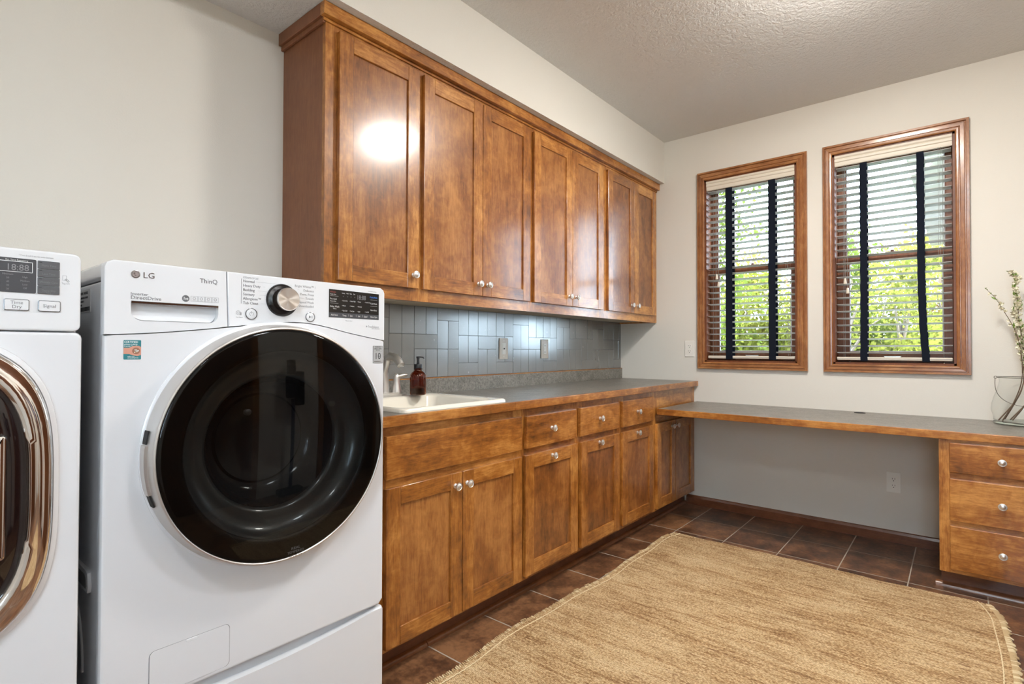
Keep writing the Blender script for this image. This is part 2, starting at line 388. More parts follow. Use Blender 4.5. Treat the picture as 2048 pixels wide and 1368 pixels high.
# ---------------------------------------------------------------- windows
def window(idx, y0, y1, oy0, oy1):
    w = bpy.data.objects.new('window_%d' % idx, None); COL.objects.link(w); w.location = (0, (y0 + y1) / 2, WZ0); w['kind'] = 'structure'; ROOTW[w.name] = Vector(w.location)
    oz0, oz1 = 1.006, 2.447
    # casing: stepped profile swept round the opening with mitred corners
    prof = [(0, 0), (0, .012), (.10, .016), (.22, .017), (.26, .012), (.32, .012), (.36, .018), (.62, .019), (.66, .014), (.74, .014), (.78, .024), (.97, .024), (1.0, .020), (1.0, 0)]
    b = BM(); rings = []
    inner = [(y1, WZ0), (y0, WZ0), (y0, WZ1), (y1, WZ1)]; outer = [(oy1, oz0), (oy0, oz0), (oy0, oz1), (oy1, oz1)]
    for (iy, iz), (oy, oz) in zip(inner, outer):
        rings.append([b.verts.new((-h, iy + (oy - iy) * t, iz + (oz - iz) * t)) for t, h in prof])
    for k in range(4):
        A, B = rings[k], rings[(k + 1) % 4]
        for i in range(len(prof) - 1):
            f = b.faces.new((A[i], B[i], B[i + 1], A[i + 1])); f.material_index = 0 if k in (0, 2) else 1
    o = emit('casing', b, [WT_Y, WT_Z], w, 0); 
    # jamb liner
    b = BM(); t = .012
    box(b, -.001, .15, y1 - t, y1, WZ0, WZ1); box(b, -.001, .15, y0, y0 + t, WZ0, WZ1)
    box(b, -.001, .15, y0, y1, WZ0, WZ0 + t, mi=1); box(b, -.001, .15, y0, y1, WZ1 - t, WZ1, mi=1)
    emit('jamb', b, [WSASH, WSASH], w, 0)
    # lower sash (inner) and upper sash (outer)
    gy0, gy1 = y0 + .053, y1 - .075
    if idx == 2: gy0, gy1 = y0 + .058, y1 - .078
    def sash(x0, x1, z0, z1, r0, r1, g0, g1, name):
        b = BM()
        box(b, x0, x1, g1, y1 - t, z0, z1, .003); box(b, x0, x1, y0 + t, g0, z0, z1, .003)
        box(b, x0, x1, g0, g1, z0, z0 + r0, .003); box(b, x0, x1, g0, g1, z1 - r1, z1, .003)
        s = emit(name, b, WSASH, w)
        b = BM(); xm = (x0 + x1) / 2; box(b, xm - .003, xm + .003, g0 - .004, g1 + .004, z0 + r0 - .004, z1 - r1 + .004); emit('pane', b, PANE, s, 0)
        b = BM(); e = .006
        for (a0, a1, c0, c1) in ((g0, g0 + e, z0 + r0, z1 - r1), (g1 - e, g1, z0 + r0, z1 - r1), (g0 + e, g1 - e, z0 + r0, z0 + r0 + e), (g0 + e, g1 - e, z1 - r1 - e, z1 - r1)):
            box(b, xm - .012, xm - .004, a0, a1, c0, c1)
        emit('glazing_bead', b, SIDING, s, 0)
        return s
    s1 = sash(.085, .115, WZ0 + t, 1.742, .066, .040, gy0, gy1, 'lower_sash')
    s2 = sash(.117, .145, 1.702, WZ1 - t, .036, .045, gy0 - .01, gy1 + .02, 'upper_sash')
    yc = (y0 + y1) / 2 - .0
    b = BM(); prism(b, [(yc + .045, WZ0 + .052), (yc - .045, WZ0 + .052), (yc - .032, WZ0 + .036), (yc + .032, WZ0 + .036)], 'x', .070, .086, bev=.002); emit('sash_lift', b, NICKEL, s1)
    b = BM(); box(b, .088, .108, yc - .035, yc + .035, 1.742, 1.754, .003); lathe(b, [(.011, 0), (.011, .008), (.006, .012), (0, .013)], (.098, yc, 1.753), 'z', 12); emit('sash_lock', b, WSASH, s1)
    return w
fill_w = bpy.data.objects.new('window_3', None); COL.objects.link(fill_w); fill_w.location = (XL, -2.0, BZ0_); fill_w['kind'] = 'structure'; ROOTW[fill_w.name] = Vector(fill_w.location)  # unseen window, added only to brighten the room with sky light
b = BM()
for a0, a1, c0, c1 in ((BY0, BY0 + .06, BZ0_, BZ1_), (BY1 - .06, BY1, BZ0_, BZ1_), (BY0 + .06, BY1 - .06, BZ0_, BZ0_ + .06), (BY0 + .06, BY1 - .06, BZ1_ - .06, BZ1_), (-2.57, -2.53, BZ0_ + .06, BZ1_ - .06)): box(b, XL - .07, XL - .03, a0, a1, c0, c1, .003)
emit('window_frame', b, WSASH, fill_w); b = BM(); box(b, XL - .053, XL - .047, BY0 + .055, BY1 - .055, BZ0_ + .055, BZ1_ - .055); emit('pane', b, PANE, fill_w, 0)
window(1, *WIN[0], -1.373, -.648); window(2, *WIN[1], -2.183, -1.463)
# ---------------------------------------------------------------- blinds
random.seed(4)
def blind(y0, y1, tapes, label, cords):
    y0 += .012; y1 -= .012
    t = thing('window_blind', (.04, (y0 + y1) / 2, WZ1 - .012), label, 'window blind', 'wooden slat blinds in the windows')
    b = BM()   # moulded valance
    prism(b, [(.012, 2.310), (.002, 2.312), (-.001, 2.322), (-.001, 2.336), (-.006, 2.341), (-.006, 2.352), (-.002, 2.358), (-.008, 2.364), (-.010, 2.376), (.012, 2.376)], 'y', y0 + .001, y1 - .001)
    emit('valance', b, VAL, t, 30)
    b = BM(); box(b, .014, .066, y0 + .004, y1 - .004, 2.325, 2.370, .002); emit('headrail', b, VAL, t)
    b = BM(); n = 28; z0, zt = 1.128, 2.301
    for i in range(n):
        z = z0 + (zt - z0) * i / (n - 1) + random.uniform(-.0006, .0006); dz = -.0058 + random.uniform(-.001, .001)
        yy0, yy1 = y0 + .006, y1 - .006
        pts = []
        for k in range(5):
            s = k / 4; pts.append((.014 + .050 * s, z + dz * (s - .5) + .0018 * (1 - (2 * s - 1) ** 2)))
        poly = pts + [(p[0], p[1] - .0028) for p in reversed(pts)]
        va = [b.verts.new((p[0], yy0, p[1])) for p in poly]; vb = [b.verts.new((p[0], yy1, p[1])) for p in poly]
        m = len(poly); b.faces.new(va); b.faces.new(vb)
        for k in range(m): b.faces.new((va[k], va[(k+1) % m], vb[(k+1) % m], vb[k]))
    emit('slats', b, SLAT, t, 50)
    b = BM(); box(b, .012, .066, y0 + .006, y1 - .006, 1.082, 1.101, .003)
    box(b, .0115, .013, y0 + .007, y1 - .007, 1.0895, 1.0925, mi=1)
    emit('bottom_rail', b, [VAL, CORD], t)
    for (ty, tw, off) in tapes:
        b = BM(); m = 40
        for xx, sgn in ((.0095, 1), (.0675, -1)):
            va = []
            for k in range(m + 1):
                z = 2.318 - (2.318 - 1.078) * k / m; wob = .0012 * sin(k * 1.9 + ty * 9); dy = off * (k / m) ** 5
                va.append([b.verts.new((xx + d, ty + s * tw / 2 + wob + dy, z)) for s, d in ((-1, 0), (1, 0), (1, .0012), (-1, .0012))])
            for p, q in zip(va, va[1:]):
                for j in range(4): b.faces.new((p[j], p[(j+1) % 4], q[(j+1) % 4], q[j]))
        box(b, .0095, .0687, ty - tw / 2 + off, ty + tw / 2 + off, 1.076, 1.0795)
        emit('cloth_tape', b, TAPE, t)
    for (cy, zend, two, xx) in cords:
        b = BM(); tube(b, [(xx, cy, 2.314), (xx, cy, zend + .03)], .0009, 5)
        if two: tube(b, [(xx, cy - .012, 2.314), (xx, cy - .006, 2.1), (xx, cy - .010, zend + .03)], .0009, 5)
        lathe(b, [(.003, .005), (.0045, .003), (.0045, 0), (.002, -.002)], (xx, cy, 2.115), 'z', 8)
        c = emit('lift_cord', b, CORD, t)
        b = BM(); lathe(b, [(.0035, .036), (.0055, .034), (.0095, .004), (.0085, 0), (0, 0)], (xx, cy - (.005 if two else 0), zend), 'z', 12); emit('cord_tassel', b, VAL, c)
    # ladder string at the slat ends
    b = BM()
    for yy in (y0 + .045, y1 - .045):
        tube(b, [(.0132, yy, 2.32), (.0132, yy, 1.10)], .0008, 4); tube(b, [(.0655, yy, 2.32), (.0655, yy, 1.10)], .0008, 4)
    emit('ladder_string', b, CORD, t)
    return t
blind(*WIN[0], [(-.866, .047, 0), (-1.152, .045, -.002)], 'off-white slat blind with black tapes in the narrower left window nearer the cabinets', [(-.785, 1.655, 0, -.004), (-.795, 1.60, 0, .004), (-1.240, 1.59, 1, .004)])
blind(*WIN[1], [(-1.680, .038, .002), (-1.962, .036, -.022)], 'off-white slat blind with black tapes in the right window nearer the glass vase', [(-1.583, 1.56, 0, -.004), (-1.595, 1.50, 0, .004), (-2.045, 1.53, 1, -.004)])

# ================================================================ CABINETS
def knob(bm, c, face, s=1.0):
    ax = '-y' if face == 'Y' else '-x'
    lathe(bm, [(.0095*s, 0), (.0095*s, .003), (.0055*s, .006), (.0052*s, .013), (.0085*s, .016), (.0150*s, .018), (.0162*s, .021), (.0155*s, .0235), (.0128*s, .0242), (.0120*s, .0232), (.0108*s, .0240), (.006*s, .0272), (0, .0285)], c, ax, 28)
TH = .019
def put_knob(parent, u, w, plane, face):
    b = BM(); knob(b, (u, plane, w) if face == 'Y' else (plane, u, w), face); emit('knob', b, NICKEL, parent, 50)
def shaker(root, u0, u1, w0, w1, plane, kn=None, face='Y', st=.062, name='door'):
    b = BM(); rail = 1; bv = .0018
    fbox(b, face, u0, u0 + st, w0, w1, 0.0005, TH, plane, bv, 0); fbox(b, face, u1 - st, u1, w0, w1, 0.0005, TH, plane, bv, 0)
    fbox(b, face, u0 + st, u1 - st, w0, w0 + st, 0.0005, TH - .0003, plane, .001, 1); fbox(b, face, u0 + st, u1 - st, w1 - st, w1, 0.0005, TH - .0003, plane, .001, 1)
    d = emit(name, b, [WZ, WX if face == 'Y' else WY], root)
    b = BM(); fbox(b, face, u0 + st - .006, u1 - st + .006, w0 + st - .006, w1 - st + .006, .004, .0105, plane, 0, 0); emit('door_panel', b, WP, d, 0)
    if kn: put_knob(d, kn[0], kn[1], plane - TH, face)
    return d
def slab(root, u0, u1, w0, w1, plane, kn=None, face='Y', name='drawer'):
    b = BM(); fbox(b, face, u0, u1, w0, w1, .0005, TH, plane, .004, 0, 2); d = emit(name, b, WX if face == 'Y' else WY, root)
    if kn: put_knob(d, kn[0], kn[1], plane - TH, face)
    return d
def frame(bm, u0, u1, w0, w1, plane, face, holes, mi=(0, 1)):
    """face frame, n from -.019 to 0, solid between the holes (u-splits, w-splits)"""
    us, ws = holes
    for (a, c) in us: fbox(bm, face, a, c, w0, w1, -.019, 0, plane, 0, mi[0])
    for (a, c) in ws:
        for (p, q) in zip(us, us[1:]): fbox(bm, face, p[1], q[0], a, c, -.019, 0, plane, 0, mi[1])
# ---- wall cabinets
PU = -.318; UZ0, UZ1 = 1.352, 2.433
def wall_cab(x0, x1, doors, label, knobs, endpanel=False):
    t = thing('wall_cabinet', (x0, 0, UZ0), label, 'cabinet', 'wooden wall cabinets under the soffit')
    b = BM(); e = .0006
    frame(b, x0, x1, UZ0, UZ1 - .012, PU, 'Y', ([(x0 + e, x0 + .056), (x1 - .056, x1 - e)], [(UZ0, UZ0 + .065), (UZ1 - .10, UZ1 - .012)]))
    box(b, x0 + e, x0 + .016, PU + .019, -.001, UZ0 + (0 if endpanel else .013), UZ1 - .012, mi=2 if endpanel else 3); box(b, x1 - .016, x1 - e, PU + .019, -.001, UZ0 + (.013 if x1 < -.01 else 0), UZ1 - .012, mi=3 if x1 < -.01 else 0)
    box(b, x0 + .016, x1 - .016, PU + .019, -.009, UZ0 + .012, UZ0 + .028, mi=3); box(b, x0 + .016, x1 - .016, PU + .019, -.001, UZ1 - .03, UZ1 - .012)
    box(b, x0 + .016, x1 - .016, -.012, -.0095, UZ0 + .028, UZ1 - .03)
    emit('carcass', b, [WZ, WX, WSIDE if endpanel else WZ, LIGHTTAN], t, 0)
    for (a, c), k in zip(doors, knobs): shaker(t, a, c, 1.405, 2.353, PU, k)
    return t
wall_cab(-2.854, -2.400, [(-2.804, -2.411)], 'single-door wall cabinet at the left end of the row, above the sink', [(-2.442, 1.461)], True)
wall_cab(-2.400, -1.607, [(-2.383, -2.0075), (-2.0045, -1.624)], 'two-door wall cabinet next right of the single-door one', [(-2.036, 1.461), (-1.971, 1.461)])
wall_cab(-1.607, -.811, [(-1.588, -1.2095), (-1.2065, -.844)], 'two-door wall cabinet, third from the left, catching blue window glare', [(-1.246, 1.461), (-1.174, 1.461)])
wall_cab(-.811, -.001, [(-.776, -.4025), (-.3995, -.043)], 'two-door wall cabinet at the right end against the window wall', [(-.451, 1.461), (-.366, 1.461)])
b = BM()   # crown board, runs across all four and returns on the left end
box(b, -2.876, -.001, -.347, PU, 2.384, ZS - .0005, .0015, 0); box(b, -2.876, -2.855, PU, -.001, 2.384, ZS - .0005, .0015, 1)
box(b, -2.866, -.001, -.325, PU - .0005, 2.372, 2.384, .001, 0); box(b, -2.865, -2.8545, PU, -.001, 2.366, 2.384, .001, 1)
tag(emit('crown_moulding', b, [WX, WSIDE]), 'stained wood crown board running along the top of the wall cabinets', 'moulding')
# ---- base cabinets
PL = -.615; BZ0, BZ1 = .100, .876
def base_cab(x0, x1, label, rails):
    t = thing('base_cabinet', (x0, 0, 0), label, 'cabinet', 'wooden base cabinets under the grey counter')
    b = BM(); e = .0006
    frame(b, x0, x1, BZ0, BZ1, PL, 'Y', ([(x0 + e, x0 + .06), (x1 - .06, x1 - e)], rails))
    box(b, x0 + e, x0 + .016, PL + .019, -.001, BZ0, BZ1); box(b, x1 - .016, x1 - e, PL + .019, -.001, BZ0, BZ1)
    box(b, x0 + .016, x1 - .016, PL + .019, -.001, BZ0, BZ0 + .016, mi=1); box(b, x0 + .016, x1 - .016, -.02, -.001, BZ0, BZ1, mi=0)
    emit('carcass', b, [WZ, WX], t, 0)
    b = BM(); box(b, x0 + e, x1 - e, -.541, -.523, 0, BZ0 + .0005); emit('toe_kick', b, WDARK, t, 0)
    return t
R1 = [(BZ0, .132), (.648, .705), (.832, BZ1)]
t = base_cab(-2.85, -2.047, 'double-door sink base cabinet with a plain false drawer front, beside the washer', R1)
slab(t, -2.80, -2.063, .693, .843, PL, name='false_front')
shaker(t, -2.80, -2.4355, .115, .663, PL, (-2.476, .614)); shaker(t, -2.4325, -2.060, .115, .663, PL, (-2.412, .614))
t = base_cab(-2.047, -1.60, 'base cabinet with one drawer over one door, next right of the sink cabinet', R1)
slab(t, -2.031, -1.617, .693, .840, PL, (-1.838, .769)); shaker(t, -2.036, -1.608, .119, .663, PL, (-1.833, .638))
t = base_cab(-1.60, -1.15, 'base cabinet with one drawer over one door, middle one of the three alike', R1)
slab(t, -1.584, -1.173, .693, .841, PL, (-1.392, .771)); shaker(t, -1.574, -1.170, .119, .663, PL, (-1.397, .643))
t = base_cab(-1.15, -.70, 'base cabinet with one drawer over one door, touching the corner of the desk', R1)
slab(t, -1.132, -.726, .690, .843, PL, (-.949, .770)); shaker(t, -1.132, -.726, .122, .663, PL, (-.952, .643))
t = base_cab(-.70, -.0007, 'corner base cabinet with two doors tucked beneath the desk end', [(BZ0, .132), (.66, BZ1)])
shaker(t, -.671, -.3885, .115, .665, PL, (-.449, .628)); shaker(t, -.3855, -.058, .115, .665, PL, (-.372, .628))
# ---- countertop
SX0, SX1, SY0, SY1 = -2.72, -2.145, -.622, -.095     # sink outline
t = thing('countertop', (-2.85, -.645, BZ1), 'long grey laminate countertop with a wooden front edge over the base cabinets', 'countertop')
b = BM(); z0, z1 = BZ1 + .0005, .9135
def holed(b, x0, x1, y0, y1, hx0, hx1, hy0, hy1, z0, z1):
    box(b, x0, hx0, y0, y1, z0, z1); box(b, hx1, x1, y0, y1, z0, z1); box(b, hx0, hx1, y0, hy0, z0, z1); box(b, hx0, hx1, hy1, y1, z0, z1)
    bmesh.ops.remove_doubles(b, verts=b.verts, dist=1e-5)
holed(b, -2.85, -.0006, -.629, -.0006, SX0 + .03, SX1 - .03, SY0 + .03, SY1 - .03, z0, z1)
emit('laminate_top', b, LAM, t, 0)
b = BM(); box(b, -2.85, -2.128, -.647, -.629, BZ1 + .0005, .914, .003, 0, 2); box(b, -2.1278, -.0006, -.647, -.629, BZ1 + .0005, .914, .003, 0, 2); emit('wood_edge', b, WX, t)
b = BM(); box(b, -2.85, -.0006, -.020, -.0006, .9136, .9905); emit('backsplash_lip', b, LAM, t, 0)
b = BM(); box(b, -2.85, -.0006, -.021, -.0006, .9905, .9955, .001); emit('wood_cap', b, WX, t)
# ---- tiled backsplash
random.seed(11)
x00, px, pz, zt0 = -2.319, .0785, .0765, .9960
rows = [.9960, 1.067, 1.1440, 1.2205, 1.2970, 1.364]
b = BM(); box(b, -2.85, -.0006, -.0056, -.0006, .9960, 1.364, mi=1)
def onetile(bm, xa, xb, za, zb):
    xb = min(xb, -.001); xa = max(xa, -2.85)
    if xb - xa < .01: return
    g = .00035; h0 = -.0056; h = -.0068; bv = .0009
    ta, tb = random.uniform(-.0012, .0012), random.uniform(-.0006, .0006)
    xa += g; xb -= g; za += g; zb -= g
    base = [(xa, za), (xb, za), (xb, zb), (xa, zb)]; top = [(xa + bv, za + bv), (xb - bv, za + bv), (xb - bv, zb - bv), (xa + bv, zb - bv)]
    tl = [-ta - tb, ta - tb, ta + tb, -ta + tb]
    v0 = [bm.verts.new((p[0], h0, p[1])) for p in base]; v1 = [bm.verts.new((p[0], h - .0003 - abs(ta) + q * .45, p[1])) for p, q in zip(top, tl)]
    bm.faces.new(v1)
    for k in range(4): bm.faces.new((v0[k], v0[(k+1) % 4], v1[(k+1) % 4], v1[k]))
seq = 'CBACBABCABCABCA'
for k, s in enumerate(['B', 'C', 'B', 'A', 'B', 'C', 'B', 'A', 'C', 'B', 'A', 'B', 'C', 'A', 'B', 'C', 'A', 'B', 'C', 'A']):
    pass
pairs = {-4: 'A', -3: 'B', -2: 'A', -1: 'C', 0: 'B', 1: 'A', 2: 'C', 3: 'B', 4: 'A', 5: 'B', 6: 'C', 7: 'A', 8: 'B', 9: 'C', 10: 'A', 11: 'B', 12: 'C', 13: 'A', 14: 'B'}
for k, s in pairs.items():
    xa = x00 + 2 * px * k; xm = xa + px; xb = xa + 2 * px
    spec = {'A': [('V', 3, 5), ('H', 2, 3), ('V', 0, 2)], 'B': [('V', 3, 5), ('V', 1, 3), ('H', 0, 1)], 'C': [('H', 4, 5), ('V', 2, 4), ('V', 0, 2)]}[s]
    for kind, r0, r1 in spec:
        if kind == 'V': onetile(b, xa, xm, rows[r0], rows[r1]); onetile(b, xm, xb, rows[r0], rows[r1])
        else: onetile(b, xa, xb, rows[r0], rows[r1])
tag(emit('tile_backsplash', b, [TILE, GROUT], None, 0), 'backsplash of brushed grey upright tiles between the counter and wall cabinets', 'backsplash')

# ---- sink
t = thing('sink', (-2.43, -.36, .9136), 'cream drop-in sink with a wide rim, half hidden behind the washer', 'sink')
b = BM()
def loop(bm, x0, x1, y0, y1, r, z, seg=5):
    return [bm.verts.new((p[0], p[1], z)) for p in rrect(x0, x1, y0, y1, r, seg)]
Ls = [loop(b, SX0 + .034, SX1 - .034, SY0 + .034, SY1 - .034, .03, .9142), loop(b, SX0, SX1, SY0, SY1, .03, .9142), loop(b, SX0 + .001, SX1 - .001, SY0 + .001, SY1 - .001, .03, .924), loop(b, SX0 + .008, SX1 - .008, SY0 + .008, SY1 - .008, .03, .9295),
      loop(b, SX0 + .036, SX1 - .050, SY0 + .036, SY1 - .095, .05, .9270), loop(b, SX0 + .044, SX1 - .058, SY0 + .044, SY1 - .103, .05, .918), loop(b, SX0 + .060, SX1 - .075, SY0 + .060, SY1 - .12, .05, .75), loop(b, SX0 + .085, SX1 - .10, SY0 + .085, SY1 - .145, .04, .722)]
for p, q in zip(Ls, Ls[1:]):
    n = len(p)
    for k in range(n): b.faces.new((p[k], p[(k+1) % n], q[(k+1) % n], q[k]))
b.faces.new(Ls[-1]); emit('basin', b, SINKM, t, 50)
b = BM(); lathe(b, [(.0, .002), (.02, .002), (.036, .004), (.042, .0)], (-2.43, -.37, .7225), 'z', 20); emit('drain', b, NICKEL, t)
# ---- faucet
t = thing('faucet', (-2.43, -.145, .9295), 'brushed nickel sink faucet with curved spout and lever, showing past the washer edge', 'faucet')
b = BM()
prism(b, rrect(-2.513, -2.347, -.172, -.118, .024, 5), 'z', .9285, .9385, bev=.002); prism(b, rrect(-2.508, -2.352, -.167, -.123, .02, 5), 'z', .9385, .945, bev=.0015)
emit('base_plate', b, NICKEL, t)
b = BM()
sp = [(-2.43, -.130, .944), (-2.43, -.128, .985), (-2.43, -.128, 1.03), (-2.43, -.132, 1.07), (-2.43, -.145, 1.098), (-2.43, -.17, 1.110), (-2.43, -.20, 1.105), (-2.43, -.225, 1.090), (-2.43, -.240, 1.072)]
tube(b, sp, [.018, .017, .016, .016, .0165, .0175, .018, .0175, .017], 14); lathe(b, [(.011, 0), (.011, .003), (0, .003)], (-2.43, -.243, 1.066), 'z', 12); emit('spout', b, NICKEL, t, 60)
for s in (-1, 1):
    hx = -2.43 + s * .052; b = BM()
    lathe(b, [(.024, 0), (.023, .008), (.0185, .03), (.0150, .052), (.0148, .066), (.013, .078), (.008, .086), (0, .088)], (hx, -.145, .944), 'z', 18)
    pts = [(hx, -.145, 1.010), (hx + s * .008, -.152, 1.018), (hx + s * .024, -.160, 1.022), (hx + s * .042, -.168, 1.0235)]
    tube(b, pts, [.013, .0115, .009, .0065], 10); emit('lever_handle', b, NICKEL, t, 60)
# ---- soap bottle
SB = (-2.308, -.212, .9302)
t = thing('soap_dispenser', SB, 'amber glass soap bottle with black pump standing on the sink rim', 'soap dispenser')
b = BM(); lathe(b, [(0, .001), (.030, .001), (.036, .004), (.0375, .010), (.0375, .082), (.036, .093), (.030, .104), (.021, .111), (.0165, .114), (.0165, .118), (.0195, .119), (.0195, .122), (.016, .123), (.016, .126),
    (.0135, .126), (.0145, .114), (.027, .101), (.033, .091), (.0347, .082), (.0347, .012), (.032, .006), (0, .005)], SB, 'z', 36, cap=False); emit('glass_body', b, AMBER, t, 60)
b = BM(); lathe(b, [(0, .0062), (.0315, .0065), (.0343, .012), (.0343, .034), (0, .034)], SB, 'z', 30, cap=False); emit('liquid_soap', b, AMBERL, t, 60)
b = BM(); lathe(b, [(0, .124), (.0158, .124), (.0185, .125), (.0185, .142), (.017, .144), (.007, .144), (.007, .152), (.0052, .153), (.0052, .170), (.0085, .170), (.0085, .178), (0, .180)], SB, 'z', 24, cap=False)
p0 = Vector(SB); tube(b, [p0 + Vector((0, 0, .1755)), p0 + Vector((.016, -.004, .1765)), p0 + Vector((.026, -.007, .1735)), p0 + Vector((.029, -.008, .170))], [.0045, .0042, .0035, .003], 8); emit('pump', b, BLACKP, t, 50)

# ---- wall plates
def plate(c, face, label, cat, m, kind, group=None, w=.070, h=.118, name='outlet'):
    t = thing(name, c, label, cat, group); u, z = (c[0], c[2]) if face == 'Y' else (c[1], c[2]); pl = c[1] if face == 'Y' else c[0]
    b = BM(); fbox(b, face, u - w/2, u + w/2, z - h/2, z + h/2, 0.0004, .0055, pl, .0022, 0, 2)
    p = emit('cover_plate', b, m, t)
    def disc(bm, uu, zz, r, n0, n1, flat=None, mi=0):
        pts = [(uu + max(-flat, min(flat, r * cos(a))) if flat else uu + r * cos(a), zz + r * sin(a)) for a in [2*pi*i/20 for i in range(20)]]
        if face == 'Y': prism(bm, pts, 'y', pl - n0, pl - n1, mi)
        else: prism(bm, pts, 'x', pl - n0, pl - n1, mi)
    if kind == 'duplex':
        for s in (-1, 1):
            b = BM(); pts = []
            zz = z + s * .0195; r = .0172
            poly = [(u + r * cos(a), zz + max(-.0142, min(.0142, r * sin(a)))) for a in [2*pi*i/28 for i in range(28)]]
            prism(b, poly, 'y' if face == 'Y' else 'x', pl - .004, pl - .0068)
            for du, hh in ((-.0062, .009), (.0062, .007)): fbox(b, face, u + du - .0011, u + du + .0011, zz + .0035 - hh/2, zz + .0035 + hh/2, .0060, .0070, pl, 0, 1)
            disc(b, u, zz - .0085, .0026, .0060, .0070, mi=1)
            emit('receptacle', b, [PLATE if m is PLATE else BEIGE, DARK], t, 30)
        b = BM(); disc(b, u, z, .0026, .004, .0062); emit('screw', b, m, t)
    else:
        b = BM(); fbox(b, face, u - .0165, u + .0165, z - .0335, z + .0335, .0045, .0072, pl, .001); 
        if kind == 'switch':
            lathe(b, [(0, .0115), (.0035, .0115), (.0045, .007), (.0045, .005)], (u, pl, z), '-y', 12, mi=1, cap=False)
            emit('sensor_insert', b, [PLATE, DARK], t)
        else:
            for s in (-1, 1):
                for du, hh in ((-.0062, .009), (.0062, .007)): fbox(b, face, u + du - .0010, u + du + .0010, z + s * .021 - hh/2, z + s * .021 + hh/2, .0070, .0075, pl, 0, 1)
            fbox(b, face, u - .008, u + .008, z - .006, z - .0015, .007, .009, pl, .0005); fbox(b, face, u - .008, u + .008, z + .0015, z + .006, .007, .009, pl, .0005)
            emit('receptacle', b, [PLATE, DARK], t)
        for dz in (.048, -.048): b = BM(); disc(b, u, z + dz, .003, .004, .0062); emit('screw', b, NICKEL, t)
    return t
plate((-1.470, -.0078, 1.147), 'Y', 'beige framed wall switch plate on the tile, nearer the soap bottle', 'switch', BEIGE, 'switch', name='light_switch', w=.078, h=.126)
plate((-1.052, -.0078, 1.147), 'Y', 'beige framed outlet on the tile backsplash, right of the switch plate', 'outlet', BEIGE, 'gfci', w=.078, h=.126)
plate((-.0004, -.582, 1.152), 'X', 'white wall outlet above the counter beside the left window', 'outlet', PLATE, 'duplex')
plate((-.0004, -1.825, .354), 'X', 'white wall outlet low on the wall beneath the desk', 'outlet', PLATE, 'duplex')

# ================================================================ DESK
t = thing('desktop', (-.34, -1.6, .7255), 'long grey laminate desktop with a wooden front edge running under the windows', 'desk', None)
b = BM(); box(b, -.664, -.0006, -2.52, -.6352, .7256, .7630); emit('laminate_top', b, LAM, t, 0)
b = BM(); box(b, -.682, -.664, -2.52, -.6352, .7256, .7635, .003, 0, 2)
emit('wood_edge', b, WY, t)
b = BM(); lathe(b, [(.030, .0), (.030, .002), (.026, .0032), (.020, .0032), (.018, .0012), (0, .0012)], (-.075, -1.665, .7631), 'z', 24); emit('cable_grommet', b, DARK, t)
DY0, DY1, DP = -2.50, -2.054, -.660
t = thing('drawer_cabinet', (DP, DY1, 0), 'three-drawer wooden cabinet carrying the right end of the desk', 'cabinet')
b = BM()
frame(b, DY0, DY1, .10, .7250, DP, 'X', ([(DY0, DY0 + .04), (DY1 - .04, DY1)], [(.10, .135), (.315, .353), (.536, .578), (.700, .7250)]))
box(b, DP + .019, -.02, DY1 - .016, DY1, .10, .725); box(b, DP + .019, -.02, DY0, DY0 + .016, .10, .725); box(b, DP + .019, -.02, DY0, DY1, .10, .116); box(b, -.04, -.02, DY0, DY1, .1, .725)
emit('carcass', b, [WZ, WY], t, 0)
b = BM(); box(b, -.566, -.548, DY0, DY1 - .004, 0, .1005); box(b, -.548, -.02, DY1 - .02, DY1 - .004, 0, .1005); box(b, -.548, -.02, DY0, DY0 + .016, 0, .1005); emit('toe_kick', b, WDARKY, t, 0)
for (w0, w1, kz) in ((.571, .711, .642), (.346, .543, .447), (.120, .323, .227)): slab(t, -2.461, -2.093, w0, w1, DP, (-2.276, kz), 'X')

# ================================================================ WASHER
SEAM = [(-3.70, 1.1675), (-3.628, 1.1700), (-3.552, 1.1750), (-3.47, 1.1835), (-3.383, 1.1945), (-3.30, 1.2055), (-3.235, 1.2110), (-3.185, 1.2095), (-3.13, 1.2010), (-3.079, 1.1900), (-3.00, 1.1760), (-2.939, 1.1670), (-2.88, 1.1600)]
def seamz(x):   # curved joint between the console and the front panel
    for k in range(1, len(SEAM) - 2):
        if x <= SEAM[k + 1][0] or k == len(SEAM) - 3:
            (xa, a), (xb, b_), (xc, c), (xd, d) = SEAM[k - 1:k + 3]; t = (x - xb) / (xc - xb)
            m0 = (c - a) / (xc - xa) * (xc - xb); m1 = (d - b_) / (xd - xb) * (xc - xb)
            return (2*t**3 - 3*t*t + 1) * b_ + (t**3 - 2*t*t + t) * m0 + (3*t*t - 2*t**3) * c + (t**3 - t*t) * m1
def seam_pts(xa, xb, off, n=40):
    return [(xa + (xb - xa) * i / n, seamz(xa + (xb - xa) * i / n) + off) for i in range(n + 1)]
WX0, WX1, WB, WT = -3.633, -2.944, .386, 1.325; YF = -.81
t = thing('washing_machine', ((WX0 + WX1) / 2, -.45, WB), 'white front-load washer with a round black glass door, standing on its pedestal beside the sink', 'washing machine')
b = BM(); box(b, WX0 + .004, WX1 - .004, -.785, -.07, WB, 1.283, .006, 0, 2)
cut = BM(); lathe(cut, [(.274, -.03), (.274, .45)], (-3.271, -.35, .910), '-y', 72)
emit('cabinet_body', boolean(b, cut), [GREYP], t)
b = BM(); box(b, WX0 + .002, WX1 - .002, -.783, -.065, 1.285, WT - .004, .008, 0, 3); emit('top_panel', b, WHITE, t)
